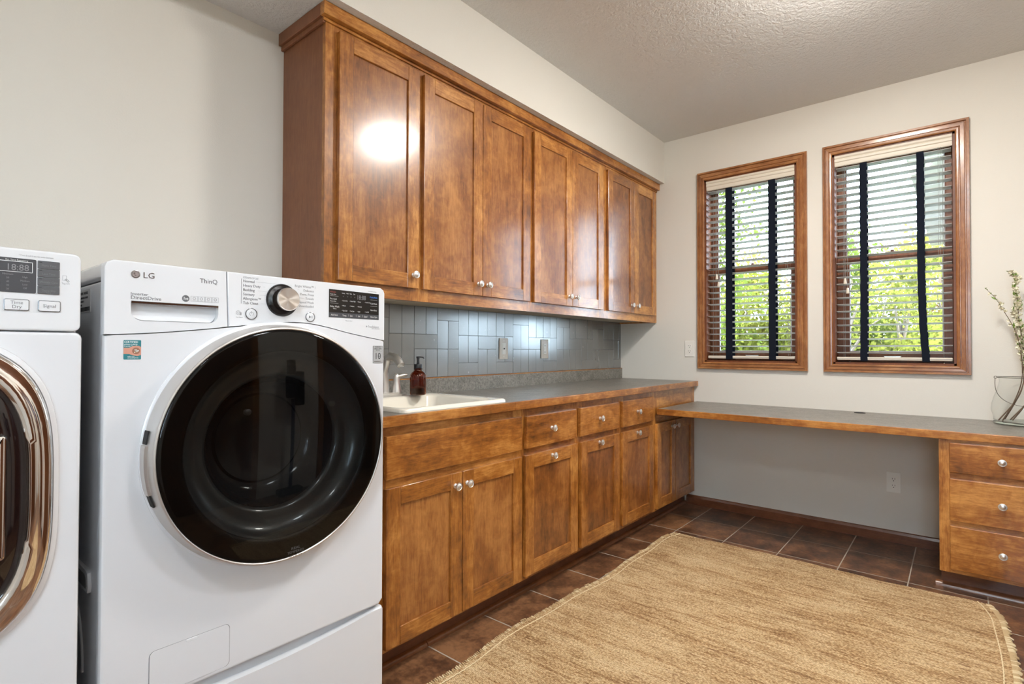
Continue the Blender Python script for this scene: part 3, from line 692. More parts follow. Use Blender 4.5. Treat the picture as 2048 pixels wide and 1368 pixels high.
# front panel with the rounded corners and arched top
def outline_lower():
    p = [(WX0 + .020, WB), (WX1 - .020, WB)]
    return [(WX0 + .006, WB + .0)] and [(WX0, WB + .014), (WX0 + .014, WB), (WX1 - .014, WB), (WX1, WB + .014)] + list(reversed(seam_pts(WX0, WX1, -.001)))
b = BM(); prism(b, outline_lower(), 'y', -.783, YF, bev=.008)
cut = BM(); lathe(cut, [(.276, -.01), (.276, .06)], (-3.271, -.775, .910), '-y', 72)
b2 = boolean(b, cut); emit('front_panel', b2, WHITE, t, 35)
# raised bezel swelling round the door
b = BM(); lathe(b, [(.300, .000), (.3005, .004), (.292, .0095), (.283, .009), (.279, .004), (.277, -.02), (.300, -.02), (.300, .000)], (-3.271, YF, .910), '-y', 96, cap=False); emit('door_bezel', b, WHITE, t, 60)
# drum tub behind the glass
b = BM(); lathe(b, [(.270, .0), (.262, -.04), (.235, -.06), (.235, -.42), (0, -.43)], (-3.271, YF + .026, .910), '-y', 48, cap=False); emit('drum', b, plain('drum_steel', (.25, .25, .26), .35, .9), t, 40)
# console
SPL = -3.392
b = BM(); prism(b, seam_pts(SPL + .0008, WX1, .0012, 30) + [(WX1, WT - .016), (WX1 - .004, WT - .006), (WX1 - .014, WT)] + [(SPL - .0042, WT)], 'y', -.783, YF, bev=.0035)
emit('control_panel', b, WHITEP, t, 35)
b = BM(); prism(b, seam_pts(WX0, SPL - .0008, .0012, 16) + [(SPL - .0058, WT), (WX0 + .016, WT), (WX0 + .004, WT - .006), (WX0, WT - .016)], 'y', -.783, YF, bev=.0035)
cut = BM()
hp = [(-3.587, 1.2405), (-3.587, 1.226)] + [(-3.565 - .022 * cos(radians(a)), 1.222 - .021 * sin(radians(a))) for a in range(0, 91, 15)] + [(-3.437 + .022 * sin(radians(a)), 1.222 - .021 * cos(radians(a))) for a in range(0, 91, 15)] + [(-3.415, 1.226), (-3.415, 1.2405)]
prism(cut, hp, 'y', -.84, -.795)
b2 = boolean(b, cut)
dd = emit('detergent_drawer', b2, WHITEP, t, 35)
b = BM()   # concave scoop under the handle lip
n = 14; rows_ = []
for j in range(9):
    s = j / 8; zz = 1.2405 - .0385 * s; yy = -.782 - .0275 * (s ** 2.2)
    x_in = .020 * max(0, (s - .45) / .55) ** 2.2
    rows_.append([b.verts.new((-3.5885 + x_in + (3.5885 - 3.4135 - 2 * x_in) * i / n, yy, zz)) for i in range(n + 1)])
for p, q in zip(rows_, rows_[1:]):
    for i in range(n): b.faces.new((p[i], p[i+1], q[i+1], q[i]))
emit('handle_scoop', b, WHITEP, dd, 60)
b = BM(); box(b, -3.587, -3.415, YF - .0012, -.782, 1.2370, 1.2425, .0008); emit('handle_lip', b, plain('chrome_lip', (.35, .35, .36), .12, 1.0), dd)
# brand mark
b = BM(); lx, lz = -3.5795, 1.2985
lathe(b, [(.0082, 0), (.0082, .0010), (.0068, .0014), (.0060, .0008), (.0060, 0)], (lx, YF, lz), '-y', 28, cap=False); lathe(b, [(0, .0006), (.0060, .0006)], (lx, YF, lz), '-y', 24, cap=False, mi=1)
text_bm(b, [('L', lx - .0022, lz - .0028, .0085, 'LEFT', .8)], 'Y', YF - .0008, .0003); lathe(b, [(0, .0013), (.0012, .0013), (.0012, 0)], (lx - .0028, YF, lz + .0016), '-y', 8, cap=False)
text_bm(b, [('LG', -3.5665, 1.2922, .0175, 'LEFT', 1.05)], 'Y', YF - .0003, .0005)
emit('brand_emblem', b, [plain('emblem_grey', (.30, .28, .28), .25, .8), plain('emblem_face', (.45, .40, .40), .3, .5)], t, 30)
b = BM(); P_ = YF - .0002
text_bm(b, [('ThinQ', -3.4555, 1.2925, .0145, 'LEFT'), ('Inverter', -3.588, 1.2545, .0085, 'LEFT', 1.15), ('DirectDrive', -3.588, 1.2460, .0105, 'LEFT', 1.1), ], 'Y', P_, .0002)
lathe(b, [(0, .0004), (.0075, .0004), (.0075, 0)], (-3.484, YF, 1.2545), '-y', 20, cap=False)
text_bm(b, [('he', -3.4885, 1.2515, .010, 'LEFT')], 'Y', P_ - .0003, .0002, 1)
for i in range(4):
    xx = -3.4735 + i * .0148
    for (a0, a1, c0, c1) in ((xx, xx + .0140, 1.2490, 1.2494), (xx, xx + .0140, 1.2606, 1.2610), (xx, xx + .0004, 1.2490, 1.2610), (xx + .0136, xx + .0140, 1.2490, 1.2610)): box(b, a0, a1, P_ - .0003, P_, c0, c1, mi=2)
    cxx = xx + .007
    lathe(b, [(.0032, 0), (.0032, .0003), (.0024, .0003), (.0024, 0)], (cxx, P_, 1.2558), '-y', 14, mi=(0 if i == 3 else 2), cap=False)
    box(b, xx + .003, xx + .011, P_ - .0003, P_, 1.2505, 1.2510, mi=2)
# cycle list
cyc = ['Normal', 'Heavy Duty', 'Bedding', 'Sanitary', 'Allergiene\u2122', 'Tub Clean']; cyr = ['Bright Whites\u2122', 'Delicates', 'Perm. Press', 'Towels', 'Speed Wash', 'Downloaded']
dc = (-3.262, 1.2665)
for i, (l, r) in enumerate(zip(cyc, cyr)):
    zl = 1.3035 - .01055 * i; zr = 1.3040 - .0103 * i
    text_bm(b, [(l, -3.3595, zl, .0092, 'LEFT', .95)], 'Y', P_, .0002); text_bm(b, [(r, -3.1745, zr, .0088, 'RIGHT', .92)], 'Y', P_, .0002, 2)
    wl = len(l) * .0047 + .002; wr = len(r) * .0043 + .003
    xe = dc[0] - (.040 if i > 0 else .018); box(b, -3.3595 + wl, xe - .004 * (i in (1,)), P_ - .0003, P_, zl + .0030, zl + .00335, mi=2)
    xs = dc[0] + (.041 if i > 0 else .022); box(b, xs, -3.1745 - wr, P_ - .0003, P_, zr + .0030, zr + .00335, mi=2)
text_bm(b, [('STEAM CYCLE', -3.3595, 1.3130, .0062, 'LEFT', .95), ('I', -3.1715, 1.3040, .009, 'LEFT', .5)], 'Y', P_, .0002, 2)
box(b, -3.3640, -3.3634, P_ - .0003, P_, 1.2515, 1.3115, mi=0)
text_bm(b, [('TrueBalance', -3.0035, 1.2055, .0090, 'LEFT', .85), ('ANTI-VIBRATION', -2.990, 1.2015, .0035, 'LEFT')], 'Y', P_, .0002, 2)
lathe(b, [(.0030, 0), (.0030, .0004), (.0012, .0004)], (-3.0080, P_, 1.2085), '-y', 3, cap=False); text_bm(b, [('*Remote Start', -3.078, 1.2210, .0038, 'LEFT'), ('*Press & Hold 3 sec. for extra', -3.004, 1.3105, .0030, 'LEFT', .8)], 'Y', P_, .0002, 2)
# smart-control icon left of power button
lathe(b, [(.0052, 0), (.0052, .0003), (.0045, .0003), (.0045, 0)], (-3.3700, P_, 1.2290), '-y', 18, mi=2, cap=False); lathe(b, [(.0024, 0), (.0024, .0003), (.0018, .0003), (.0018, 0)], (-3.3700, P_, 1.2290), '-y', 12, mi=2, cap=False)
box(b, -3.3665, -3.3625, P_ - .0003, P_, 1.2235, 1.2300, mi=2); text_bm(b, [('Smart Diagnosis', -3.3745, 1.2175, .0030, 'LEFT', .75)], 'Y', P_, .0002, 2)
emit('printed_lettering', b, [INK, INKW, INKG], t, 0)
# dial
b = BM(); lathe(b, [(.0415, -.002), (.0415, .002), (.0400, .0045), (.0365, .0045), (.031, .0015), (0, .0015)], (dc[0], YF, dc[1]), '-y', 48, cap=False); dl = emit('dial_base', b, plain('dial_black', (.006, .006, .007), .18), t, 50)
def _brushed():
    m, nt, bs = mat('spun_metal'); bs.inputs['Metallic'].default_value = 1; bs.inputs['Base Color'].default_value = (.72, .68, .64, 1); bs.inputs['Roughness'].default_value = .28
    bs.inputs['Anisotropic'].default_value = .9
    g = nt.nodes.new('ShaderNodeNewGeometry'); sb = nt.nodes.new('ShaderNodeVectorMath'); sb.operation = 'SUBTRACT'; sb.inputs[1].default_value = (dc[0], -.84, dc[1]); lnk(nt, g.outputs['Position'], sb.inputs[0])
    cr = nt.nodes.new('ShaderNodeVectorMath'); cr.operation = 'CROSS_PRODUCT'; cr.inputs[1].default_value = (0, 1, 0); lnk(nt, sb.outputs[0], cr.inputs[0]); nr = nt.nodes.new('ShaderNodeVectorMath'); nr.operation = 'NORMALIZE'; lnk(nt, cr.outputs[0], nr.inputs[0]); lnk(nt, nr.outputs[0], bs.inputs['Tangent'])
    return m
b = BM(); lathe(b, [(.0290, .001), (.0290, .020), (.0292, .0285), (.0280, .0305), (.0272, .0300), (0, .0300)], (dc[0] + .003, YF, dc[1] + .001), '-y', 64, cap=False); emit('dial_knob', b, [_brushed()], t, 40)
# buttons
for (bx, bz, nm) in ((-3.3395, 1.2275, 'power_button'), (-3.1850, 1.2275, 'start_button')):
    r = .0142 if nm == 'power_button' else .0132
    b = BM(); lathe(b, [(r, -.002), (r, .0018), (r - .001, .0022), (r - .002, .0010), (r - .0022, -.002)], (bx, YF, bz), '-y', 40, mi=1, cap=False); lathe(b, [(r - .002, -.001), (r - .002, .0012), (r - .0035, .002), (0, .002)], (bx, YF, bz), '-y', 40, mi=0, cap=False)
    if nm == 'power_button':
        for a in range(-50, 231, 20):
            a0, a1 = radians(a), radians(a + 20)
            if 70 < a + 10 < 110: continue
            v = [b.verts.new((bx + rr * cos(aa), YF - .0022, bz + rr * sin(aa))) for rr, aa in ((.0042, a0), (.0050, a0), (.0050, a1), (.0042, a1))]; b.faces.new(v).material_index = 2
        box(b, bx - .0004, bx + .0004, YF - .0024, YF - .0018, bz + .001, bz + .0065, mi=2)
    else:
        prism(b, [(bx - .004, bz - .0038), (bx - .004, bz + .0038), (bx + .0015, bz)], 'y', YF - .0019, YF - .0023, 2)
        for k in range(2): box(b, bx + .0028 + k * .0022, bx + .0038 + k * .0022, YF - .0023, YF - .0019, bz - .0035, bz + .0035, mi=3)
    emit(nm, b, [WHITEP, plain('button_rim', (.22, .22, .23), .25, .8), INK, INKG], t, 50)
# display
b = BM(); prism(b, [(-3.1300, 1.2300), (-2.9655, 1.2290), (-2.9655, 1.3055), (-3.1300, 1.3075)], 'y', YF + .001, YF - .0006); ds = emit('display', b, DISP, t, 0)
b = BM(); Q = YF - .0007
prism(b, [(-3.1295, 1.2305), (-2.966, 1.2295), (-2.966, 1.2435), (-3.1295, 1.2435)], 'y', Q + .0002, Q - .0001, 3)
T = lambda s, x, z, sz, al='LEFT', sx=.9, mi=0: text_bm(b, [(s, x, z, sz, al, sx)], 'Y', Q - .0001, .0001, mi)
T('18:88', -3.0420, 1.2845, .0185, 'LEFT', .75, 4)
T('Allergen', -3.1265, 1.2985, .0062, 'LEFT', .85, 1); T('Fresh Care', -3.1265, 1.2925, .0045)
T('Pre-wash', -3.1265, 1.2790, .0068, 'LEFT', .8); T('Remote Start', -3.1265, 1.2735, .0042, 'LEFT', .8)
T('Delay Wash', -3.1265, 1.2580, .0072, 'LEFT', .8); T('+Wi-Fi', -3.1180, 1.2525, .0042)
T('Add Item', -3.1240, 1.2345, .0072, 'LEFT', .8)
for s, x in (('Sensing', -3.0900), ('Wash', -3.0760), ('Rinse', -3.0650), ('Spin', -3.0530)): T(s, x, 1.2975, .0042, 'LEFT', .75); T('o', x + .003, 1.289, .005, 'LEFT', 1, 4)
T('\u2022TurboWash', -2.9985, 1.2920, .0066, 'LEFT', .78, 2); T('Cold Wash', -2.9950, 1.2735, .0066, 'LEFT', .75); T('Extra Rinse', -2.9950, 1.2545, .0064, 'LEFT', .75)
for i, col_ in enumerate((('Extra Hot', 'Extra High', 'Heavy', 'Fresh Care'), ('Warm', 'Medium', 'Normal', ''), ('Tap Cold', 'No Spin', 'Light', 'On/Off'))):
    for k, s in enumerate(col_):
        T('\u2022 ' + s if s else '', -3.0900 + k * .0250, 1.2765 - i * .0140, .0048, 'LEFT', .8)
for s, x in (('Temp.', -3.0880), ('Spin', -3.0640), ('Soil', -3.0380), ('Signal', -3.0180), ('Rinse+Spin', -2.9950)): T(s, x, 1.2345, .0068, 'LEFT', .78)
for x in (-3.069, -3.044, -3.0220): box(b, x, x + .0004, Q - .0002, Q, 1.2345, 1.2405)
for z in (1.2890, 1.2690): box(b, -3.1265, -3.1010, Q - .0003, Q, z, z + .0004)
for z in (1.2865, 1.2680): box(b, -2.9960, -2.9720, Q - .0003, Q, z, z + .0004)
emit('display_lettering', b, [INKL, INKR, INKB, DISPG, INKD], ds, 0)
# stickers
b = BM(); prism(b, rrect(-3.599, -3.568, 1.1195, 1.1600, .0015), 'y', YF, YF - .0004, 0); sx0 = -3.5835
prism(b, [(-3.5990, 1.131), (-3.5990, 1.144), (-3.589, 1.144), (-3.582, 1.1480), (-3.572, 1.1480), (-3.568, 1.1455), (-3.568, 1.1290), (-3.574, 1.1265), (-3.582, 1.1280), (-3.589, 1.131)], 'y', YF - .0003, YF - .0006, 1)
lathe(b, [(0, .0008), (.0070, .0008), (.0070, .0003)], (-3.5770, YF, 1.1375), '-y', 20, mi=2, cap=False)
random.seed(3)
for k in range(9):
    a = random.random() * 6.3; r = random.random() * .0045; lathe(b, [(0, .0011), (.0013, .0011)], (-3.5770 + r * cos(a), YF, 1.1375 + r * sin(a)), '-y', 7, mi=3 if k % 2 else 4, cap=False)
text_bm(b, [('CERTIFIED', -3.5983, 1.1540, .0060, 'LEFT', .90), ('asthma & allergy', -3.5983, 1.1500, .0040, 'LEFT', .90), ('friendly\u2122', -3.5983, 1.1462, .0040, 'LEFT', .95), ('aafa.org', -3.592, 1.1250, .0030, 'LEFT', 1.3), ('asthmaandallergyfriendly', -3.592, 1.1220, .0028, 'LEFT', .7)], 'Y', YF - .0005, .0001, 3)
emit('certified_sticker', b, [TEAL, SALMON, plain('sticker_brown', (.30, .14, .09), .5), INKW, BLOOM], t, 0)
b = BM(); prism(b, rrect(-2.9855, -2.9515, 1.1015, 1.1520, .001), 'y', YF - .0005, YF - .0009, 0)
lathe(b, [(0, .0012), (0, .0012)], (0, 0, 0), '-y', 3, cap=False) if False else None
text_bm(b, [('INVERTER', -2.9685, 1.1475, .0042, 'CENTER'), ('DIRECT DRIVE', -2.9685, 1.1418, .0052, 'CENTER', .78), ('MOTOR', -2.9685, 1.1380, .0038, 'CENTER'), ('10', -2.9690, 1.1130, .0270, 'CENTER', .85), ('WARRANTY', -2.9685, 1.1045, .0048, 'CENTER', 1.0)], 'Y', YF - .0010, .0001, 1)
text_bm(b, [('YEAR', -2.9635, 1.1205, .0030, 'CENTER', .7)], 'Y', YF - .0010, .0001, 1)
for (a0, a1, c0, c1) in ((-2.9855, -2.9515, 1.1015, 1.1022), (-2.9855, -2.9515, 1.1513, 1.1520), (-2.9855, -2.9848, 1.1015, 1.1520), (-2.9522, -2.9515, 1.1015, 1.1520), (-2.983, -2.954, 1.1355, 1.1358)): box(b, a0, a1, YF - .0012, YF - .0009, c0, c1, mi=1)
emit('warranty_sticker', b, [SILV, DARK], t, 0)
# side label and side hand grips (left flank)
b = BM(); box(b, WX0 + .0032, WX0 + .0045, -.690, -.600, 1.222, 1.272)
text_bm(b, [('MODEL  WASHER', -.605, 1.262, .009, 'LEFT', .9), ('CAUTION RISK OF SHOCK', -.605, 1.253, .006, 'LEFT', .9), ('120V 60Hz 5A', -.605, 1.245, .006, 'LEFT', .9), ('SERIAL', -.605, 1.237, .006, 'LEFT', .9)], 'X', WX0 + .0031, .0002, 1)
for k in range(26): box(b, WX0 + .0028, WX0 + .0033, -.685 + k * .003, -.685 + k * .003 + random.choice((.0008, .0016)), 1.225, 1.234, mi=1)
emit('rating_label', b, [SILV, DARK], t, 0)
b = BM(); prism(b, [(-.62, .672), (-.705, .672), (-.722, .668), (-.729, .640), (-.722, .626), (-.62, .626)], 'x', WX0 - .003, WX0 + .005, bev=.002); emit('side_grip', b, GREYP, t)
b = BM(); prism(b, [(-.62, .662), (-.700, .662), (-.714, .655), (-.718, .640), (-.714, .634), (-.62, .634)], 'x', WX0 - .0036, WX0 - .0020); emit('side_grip_shade', b, plain('grip_shadow', (.18, .185, .195), .6), t)  # raised dark sheet, the shade of the hollow put into its colour
b = BM(); tube(b, [(WX0 + .003, -.55 - .12 * sin(radians(a)), .60 - .10 * (1 - cos(radians(a))) * 1.6) for a in range(0, 100, 10)], .003, 6); emit('side_rib', b, GREYP, t)
# drain access flap
fl = rrect(-3.5460, -3.3835, .3985, .4955, .011)
b = BM(); prism(b, fl, 'y', YF + .002, YF - .0012, bev=.0006); fp = emit('drain_flap', b, WHITE, t)
b = BM()
def outl(bm, pts, w, y, m=0):
    n = len(pts); c = Vector((sum(p[0] for p in pts) / n, sum(p[1] for p in pts) / n))
    o_ = [Vector(p) + (Vector(p) - c).normalized() * w for p in pts]
    va = [bm.verts.new((p[0], y, p[1])) for p in pts]; vb = [bm.verts.new((p[0], y, p[1])) for p in o_]
    for k in range(n): bm.faces.new((va[k], va[(k+1) % n], vb[(k+1) % n], vb[k])).material_index = m
outl(b, fl, .0012, YF - .0004); emit('flap_gap', b, plain('gap_grey', (.16, .16, .17), .6), t, 0)
b = BM(); box(b, -3.4760, -3.4530, YF - .0022, YF - .0008, .4885, .4950, .001); emit('flap_latch', b, WHITEP, fp)
# door
DCX, DCZ, DY = -3.2735, .9095, YF
td = (DCX, YF, DCZ)
b = BM(); lathe(b, [(.287, .006), (.293, .008), (.2935, .018), (.2875, .050), (.2855, .0535), (.2825, .0545), (.2805, .0530), (.2805, .030)], td, '-y', 128, cap=False); dr = emit('door', b, RING, t, 40)
b = BM(); lathe(b, [(.2805, .030), (.2803, .0520), (.2785, .0545), (.272, .0555), (0, .0575)], td, '-y', 128, cap=False); dg = emit('door_glass', b, TINT, dr, 60)
b = BM(); lathe(b, [(.2798, .034), (.2798, .0505), (.240, .0515), (.232, .0495), (.228, .044)], td, '-y', 96, cap=False, mi=0)
lathe(b, [(.228, .044), (.226, .036), (.220, .024), (.211, .014), (.200, .007), (.188, .003), (.176, .001), (.168, -.004), (.165, -.012)], td, '-y', 96, cap=False, mi=1)
emit('inner_ring', b, [plain('printed_black', (.004, .004, .004), .4), plain('ring_gloss', (.06, .065, .065), .3, .0, coat=1.0, spec=1.0)], dr, 60)
b = BM(); lathe(b, [(.165, -.012), (.160, -.03), (.150, -.065), (.130, -.090), (.118, -.094), (.112, -.088), (.104, -.092), (.06, -.110), (0, -.114)], td, '-y', 64, cap=False); emit('glass_bowl', b, plain('bowl_dark', (.035, .037, .04), .12), dr, 60)
b = BM(); text_bm(b, [('REAL', -3.250, .6460, .0085, 'CENTER', 1.25), ('TEMPERED', -3.250, .6370, .0085, 'CENTER', 1.1), ('G L A S S', -3.250, .6285, .0070, 'CENTER', 1.2)], 'Y', YF - .0563, .0001); emit('door_lettering', b, [plain('dim_print', (.10, .10, .10), .5)], dr, 0)
for s0, s1 in ((168, 173.5), (195, 200)):   # grip cut-outs on the hinge-opposite side
    pts = []; b = BM()
    for rr in (.2920, .2950):
        for k in range(7):
            a = radians(s0 + (s1 - s0) * k / 6); pts.append((DCX + rr * cos(a), DCZ + rr * sin(a)))
    pts = pts[:7] + list(reversed(pts[7:])); prism(b, pts, 'y', YF - .010, YF - .030)
    emit('handle_gap', b, DARK, dr, 0)
b = BM(); pts = []
for rr in (.289, .2970):
    for k in range(17):
        a = radians(174 + 20.5 * k / 16); pts.append((DCX + rr * cos(a), DCZ + rr * sin(a)))
pts = pts[:17] + list(reversed(pts[17:])); prism(b, pts, 'y', YF - .008, YF - .034, bev=.002); emit('door_handle', b, RING, dr)
# pedestals
def pedestal(x0, x1, label):
    t = thing('laundry_pedestal', ((x0 + x1) / 2, -.45, 0), label, 'pedestal', 'white drawer pedestals under the laundry machines')
    b = BM(); box(b, x0 + .004, x1 - .004, -.77, -.07, .015, .3845, .004); 
    for sx in (x0 + .05, x1 - .05):
        for sy in (-.70, -.14): lathe(b, [(.022, 0), (.022, .016)], (sx, sy, 0), 'z', 14)
    emit('pedestal_body', b, GREYP, t)
    b = BM(); n = 24; xc = (x0 + x1) / 2; hw = (x1 - x0) / 2
    top = []
    for i in range(n + 1):
        s = -1 + 2 * i / n; top.append((xc + s * (hw - .004), .3795 - .024 * max(0, cos(s * pi / 2)) ** .8))
    prism(b, [(x0, .03), (x1, .03), (x1, .372)] + list(reversed(top)) + [(x0, .372)], 'y', -.788, -.811, bev=.005)
    d = emit('pedestal_drawer', b, WHITE, t, 35)
    b = BM(); box(b, x0 + .004, x1 - .004, -.7885, -.771, .20, .3830, .001); emit('drawer_scoop', b, plain('scoop_grey', (.52, .53, .55), .35), d)
    return t
pedestal(WX0, WX1, 'white pedestal drawer with a curved top lip directly beneath the round-door washer')

# ================================================================ DRYER
DX0, DX1 = -4.357, -3.667; DF = -.812
t = thing('clothes_dryer', ((DX0 + DX1) / 2, -.45, WB), 'white dryer at the left edge with a chrome-ringed brown glass door', 'dryer')
b = BM(); box(b, DX0 + .004, DX1 - .004, -.785, -.07, WB, 1.320, .008, 0, 2); emit('cabinet_body', b, GREYP, t)
b = BM(); prism(b, rrect(DX0, DX1, WB, 1.1735, .012, 3), 'y', -.784, DF, bev=.007)
cut = BM()
def sellipse(cx, cz, hw, hh, n, m=96):
    out = []
    for k in range(m):
        a = 2 * pi * k / m; r = ((abs(cos(a)) / hw) ** n + (abs(sin(a)) / hh) ** n) ** (-1 / n); out.append((cx + r * cos(a), cz + r * sin(a)))
    return out
EX, EZ = -4.012, .881
prism(cut, sellipse(EX, EZ, .285, .272, 3.4), 'y', -.83, -.77); b2 = boolean(b, cut); emit('front_panel', b2, WHITE, t, 35)
b = BM(); pts = rrect(DX0 + .002, DX1 - .003, 1.1752, 1.3265, .012, 4); prism(b, pts, 'y', -.784, DF, bev=.005); emit('control_panel', b, WHITEP, t, 35)
def sring(bm, specs, m=120, mi=0, capend=False):
    rings = []
    for hw, hh, h, n in specs: rings.append([bm.verts.new((p[0], DF - h, p[1])) for p in sellipse(EX, EZ, hw, hh, n, m)])
    for p, q in zip(rings, rings[1:]):
        for k in range(m): bm.faces.new((p[k], p[(k+1) % m], q[(k+1) % m], q[k])).material_index = mi
    if capend: bm.faces.new(rings[-1]).material_index = mi
b = BM(); sring(b, [(.296, .283, -.02, 3.4), (.312, .298, .000, 3.4), (.311, .297, .004, 3.4), (.303, .289, .006, 3.4)]); emit('door_recess', b, WHITE, t, 60)
b = BM(); sring(b, [(.298, .284, -.01, 3.4), (.301, .288, .010, 3.4), (.299, .286, .018, 3.4), (.293, .280, .021, 3.4), (.288, .275, .0195, 3.4), (.278, .265, .027, 3.4), (.268, .255, .030, 3.3), (.262, .250, .024, 3.3), (.258, .246, .012, 3.3)]); dr = emit('door', b, CHROME, t, 60)
b = BM(); sring(b, [(.262, .250, .012, 3.3), (.255, .243, .017, 3.3), (.22, .21, .021, 3.2), (.10, .10, .024, 3), (.004, .004, .0245, 2)], capend=True); emit('door_glass', b, BROWNG, dr, 60)
b = BM(); prism(b, rrect(-3.865, -3.7765, .768, .990, .008, 4), 'y', DF - .016, DF - .038, bev=.010); emit('door_handle', b, CHROME, dr)
# display
b = BM(); prism(b, rrect(-3.99, -3.7375, 1.2445, 1.3075, .002, 2), 'y', DF + .001, DF - .0008); ds = emit('display', b, DISPG, t, 0)
b = BM(); Q = DF - .0009
T = lambda s, x, z, sz, al='LEFT', sx=.9, mi=0: text_bm(b, [(s, x, z, sz, al, sx)], 'Y', Q, .0001, mi)
T('18:88', -3.7795, 1.2850, .0165, 'LEFT', .88, 1); T('Est. Time Remaining', -3.7800, 1.3025, .0042, 'LEFT', .9, 0)
for (a0, a1, c0, c1) in ((-3.84, -3.7425, 1.2820, 1.2828), (-3.84, -3.7425, 1.3008, 1.3018), (-3.7433, -3.7425, 1.2820, 1.3018)): box(b, a0, a1, Q - .0002, Q + .0001, c0, c1, mi=2)
for i, (l, r) in enumerate((('Minimum', ''), ('50', 'High'), ('40', 'Medium'), ('30', 'Low'), ('20', 'Off'))):
    T(l, -3.7765, 1.2760 - i * .0068, .0044, 'CENTER', .9, 1); T(r, -3.7530, 1.2720 - (i - 1) * .0068, .0044, 'CENTER', .9, 1)
emit('display_lettering', b, [INKL, plain('dim_print2', (.24, .24, .25), .5), INKW], ds, 0)
for i, s in enumerate((('More Time', ''), ('Less Time', ''), ('Wrinkle Care', ''), ('Damp Dry', 'Signal'))):
    z1_ = 1.3070 - i * .01570; b = BM(); prism(b, rrect(-3.7355, -3.7035, z1_ - .0150, z1_, .0012, 2), 'y', DF + .001, DF - .0022, bev=.0006)
    text_bm(b, [(s[0], -3.7195, z1_ - .0105, .0055, 'CENTER', .85)] + ([(s[1], -3.7195, z1_ - .0140, .0038, 'CENTER', .8)] if s[1] else []), 'Y', DF - .0023, .0001, 1)
    box(b, -3.7335, -3.7295, DF - .0025, DF - .0020, z1_ - .0035, z1_ - .0025, mi=2)
    emit('option_button', b, [BTNG, INKD, DARK], t, 0)
for s, xa, xb in ((('Time', 'Dry'), -3.7815, -3.7465), (('Signal',), -3.7345, -3.7015)):
    b = BM(); prism(b, rrect(xa, xb, 1.2115, 1.2325, .0025, 3), 'y', DF + .001, DF - .0022, 0, bev=.0008); prism(b, rrect(xa + .0014, xb - .0014, 1.2129, 1.2311, .0018, 3), 'y', DF, DF - .0030, 1)
    xm = (xa + xb) / 2
    if len(s) == 2: text_bm(b, [(s[0], xm, 1.2232, .0085, 'CENTER'), (s[1], xm, 1.2155, .0085, 'CENTER')], 'Y', DF - .0031, .0001, 2)
    else: text_bm(b, [(s[0], xm, 1.2195, .0085, 'CENTER')], 'Y', DF - .0031, .0001, 2)
    emit('cycle_button', b, [plain('button_frame', (.25, .25, .26), .25, .7), WHITEP, INK], t, 0)
b = BM(); text_bm(b, [('* Press & hold 3 sec. for extra functions', -3.7620, 1.3125, .0042, 'LEFT', .72)], 'Y', DF - .0002, .0001); emit('printed_lettering', b, [INKG], t, 0); b = BM(); text_bm(b, [('Tag On', -3.7005, 1.2660, .0046, 'LEFT', .9)], 'Y', DF - .0002, .0001)
for (a0, a1, c0, c1) in ((-3.6990, -3.6930, 1.2825, 1.2828), (-3.6990, -3.6930, 1.2730, 1.2733), (-3.6990, -3.6987, 1.2730, 1.2828), (-3.6933, -3.6930, 1.2760, 1.2828)): box(b, a0, a1, DF - .0005, DF, c0, c1)
tube(b, [(-3.6955, DF - .0003, 1.2755), (-3.6930, DF - .0003, 1.2735), (-3.6900, DF - .0003, 1.2700)], .0005, 4); tube(b, [(-3.6940, DF - .0003, 1.2765), (-3.6905, DF - .0003, 1.2745), (-3.6885, DF - .0003, 1.2715)], .0005, 4)
emit('tag_symbol', b, [INKG], t, 0)
pedestal(DX0, DX1, 'white pedestal drawer standing under the dryer at the left edge of the photo')

# ================================================================ RUG
random.seed(8)
t = thing('jute_rug', (-1.9, -1.5, 0), 'large woven natural jute rug with looped edges lying on the brown tile floor', 'rug')
b = BM(); nx, ny = 150, 90; X0, X1 = -2.925, -.715
def rug_y(s, x):   # s 0..1 across
    yl = -.770 + .012 * sin(x * 5.1) + .006 * sin(x * 13) + (-.012 if x > -.78 else 0) + .012 * (x + .72) * -1
    yr = -2.268 + .008 * sin(x * 6) + .045 * max(0, 1 - (X1 - x) / .22) ** 2
    return yl + (yr - yl) * s
G = []
for i in range(nx + 1):
    x = X0 + (X1 - X0) * i / nx; row = []
    for j in range(ny + 1):
        s = j / ny; y = rug_y(s, x); z = .0105 + .0022 * sin(x * 9 + y * 4) * sin(y * 7 - x * 3) + .0012 * sin(x * 33) * sin(y * 29 + 1)
        xe = x + (.006 * sin(y * 8) - .008 * s if i == nx else 0)
        row.append(b.verts.new((xe, y, z)))
    G.append(row)
for i in range(nx):
    for j in range(ny): b.faces.new((G[i][j], G[i+1][j], G[i+1][j+1], G[i][j+1]))
bd = [G[i][0] for i in range(nx + 1)] + [G[nx][j] for j in range(1, ny + 1)] + [G[i][ny] for i in range(nx - 1, -1, -1)] + [G[0][j] for j in range(ny - 1, 0, -1)]
lo = [b.verts.new((v.co.x, v.co.y, .0012)) for v in bd]
for k in range(len(bd)): b.faces.new((bd[k], bd[(k+1) % len(bd)], lo[(k+1) % len(bd)], lo[k]))
b.faces.new(lo)
emit('rug_field', b, RUG, t, 60)
LOOP = plain('jute_cord', (.62, .45, .25), .95, spec=.1, bumpscale=(500, .6)); LOOPL = plain('pale_jute_cord', (.80, .66, .42), .95, spec=.1)
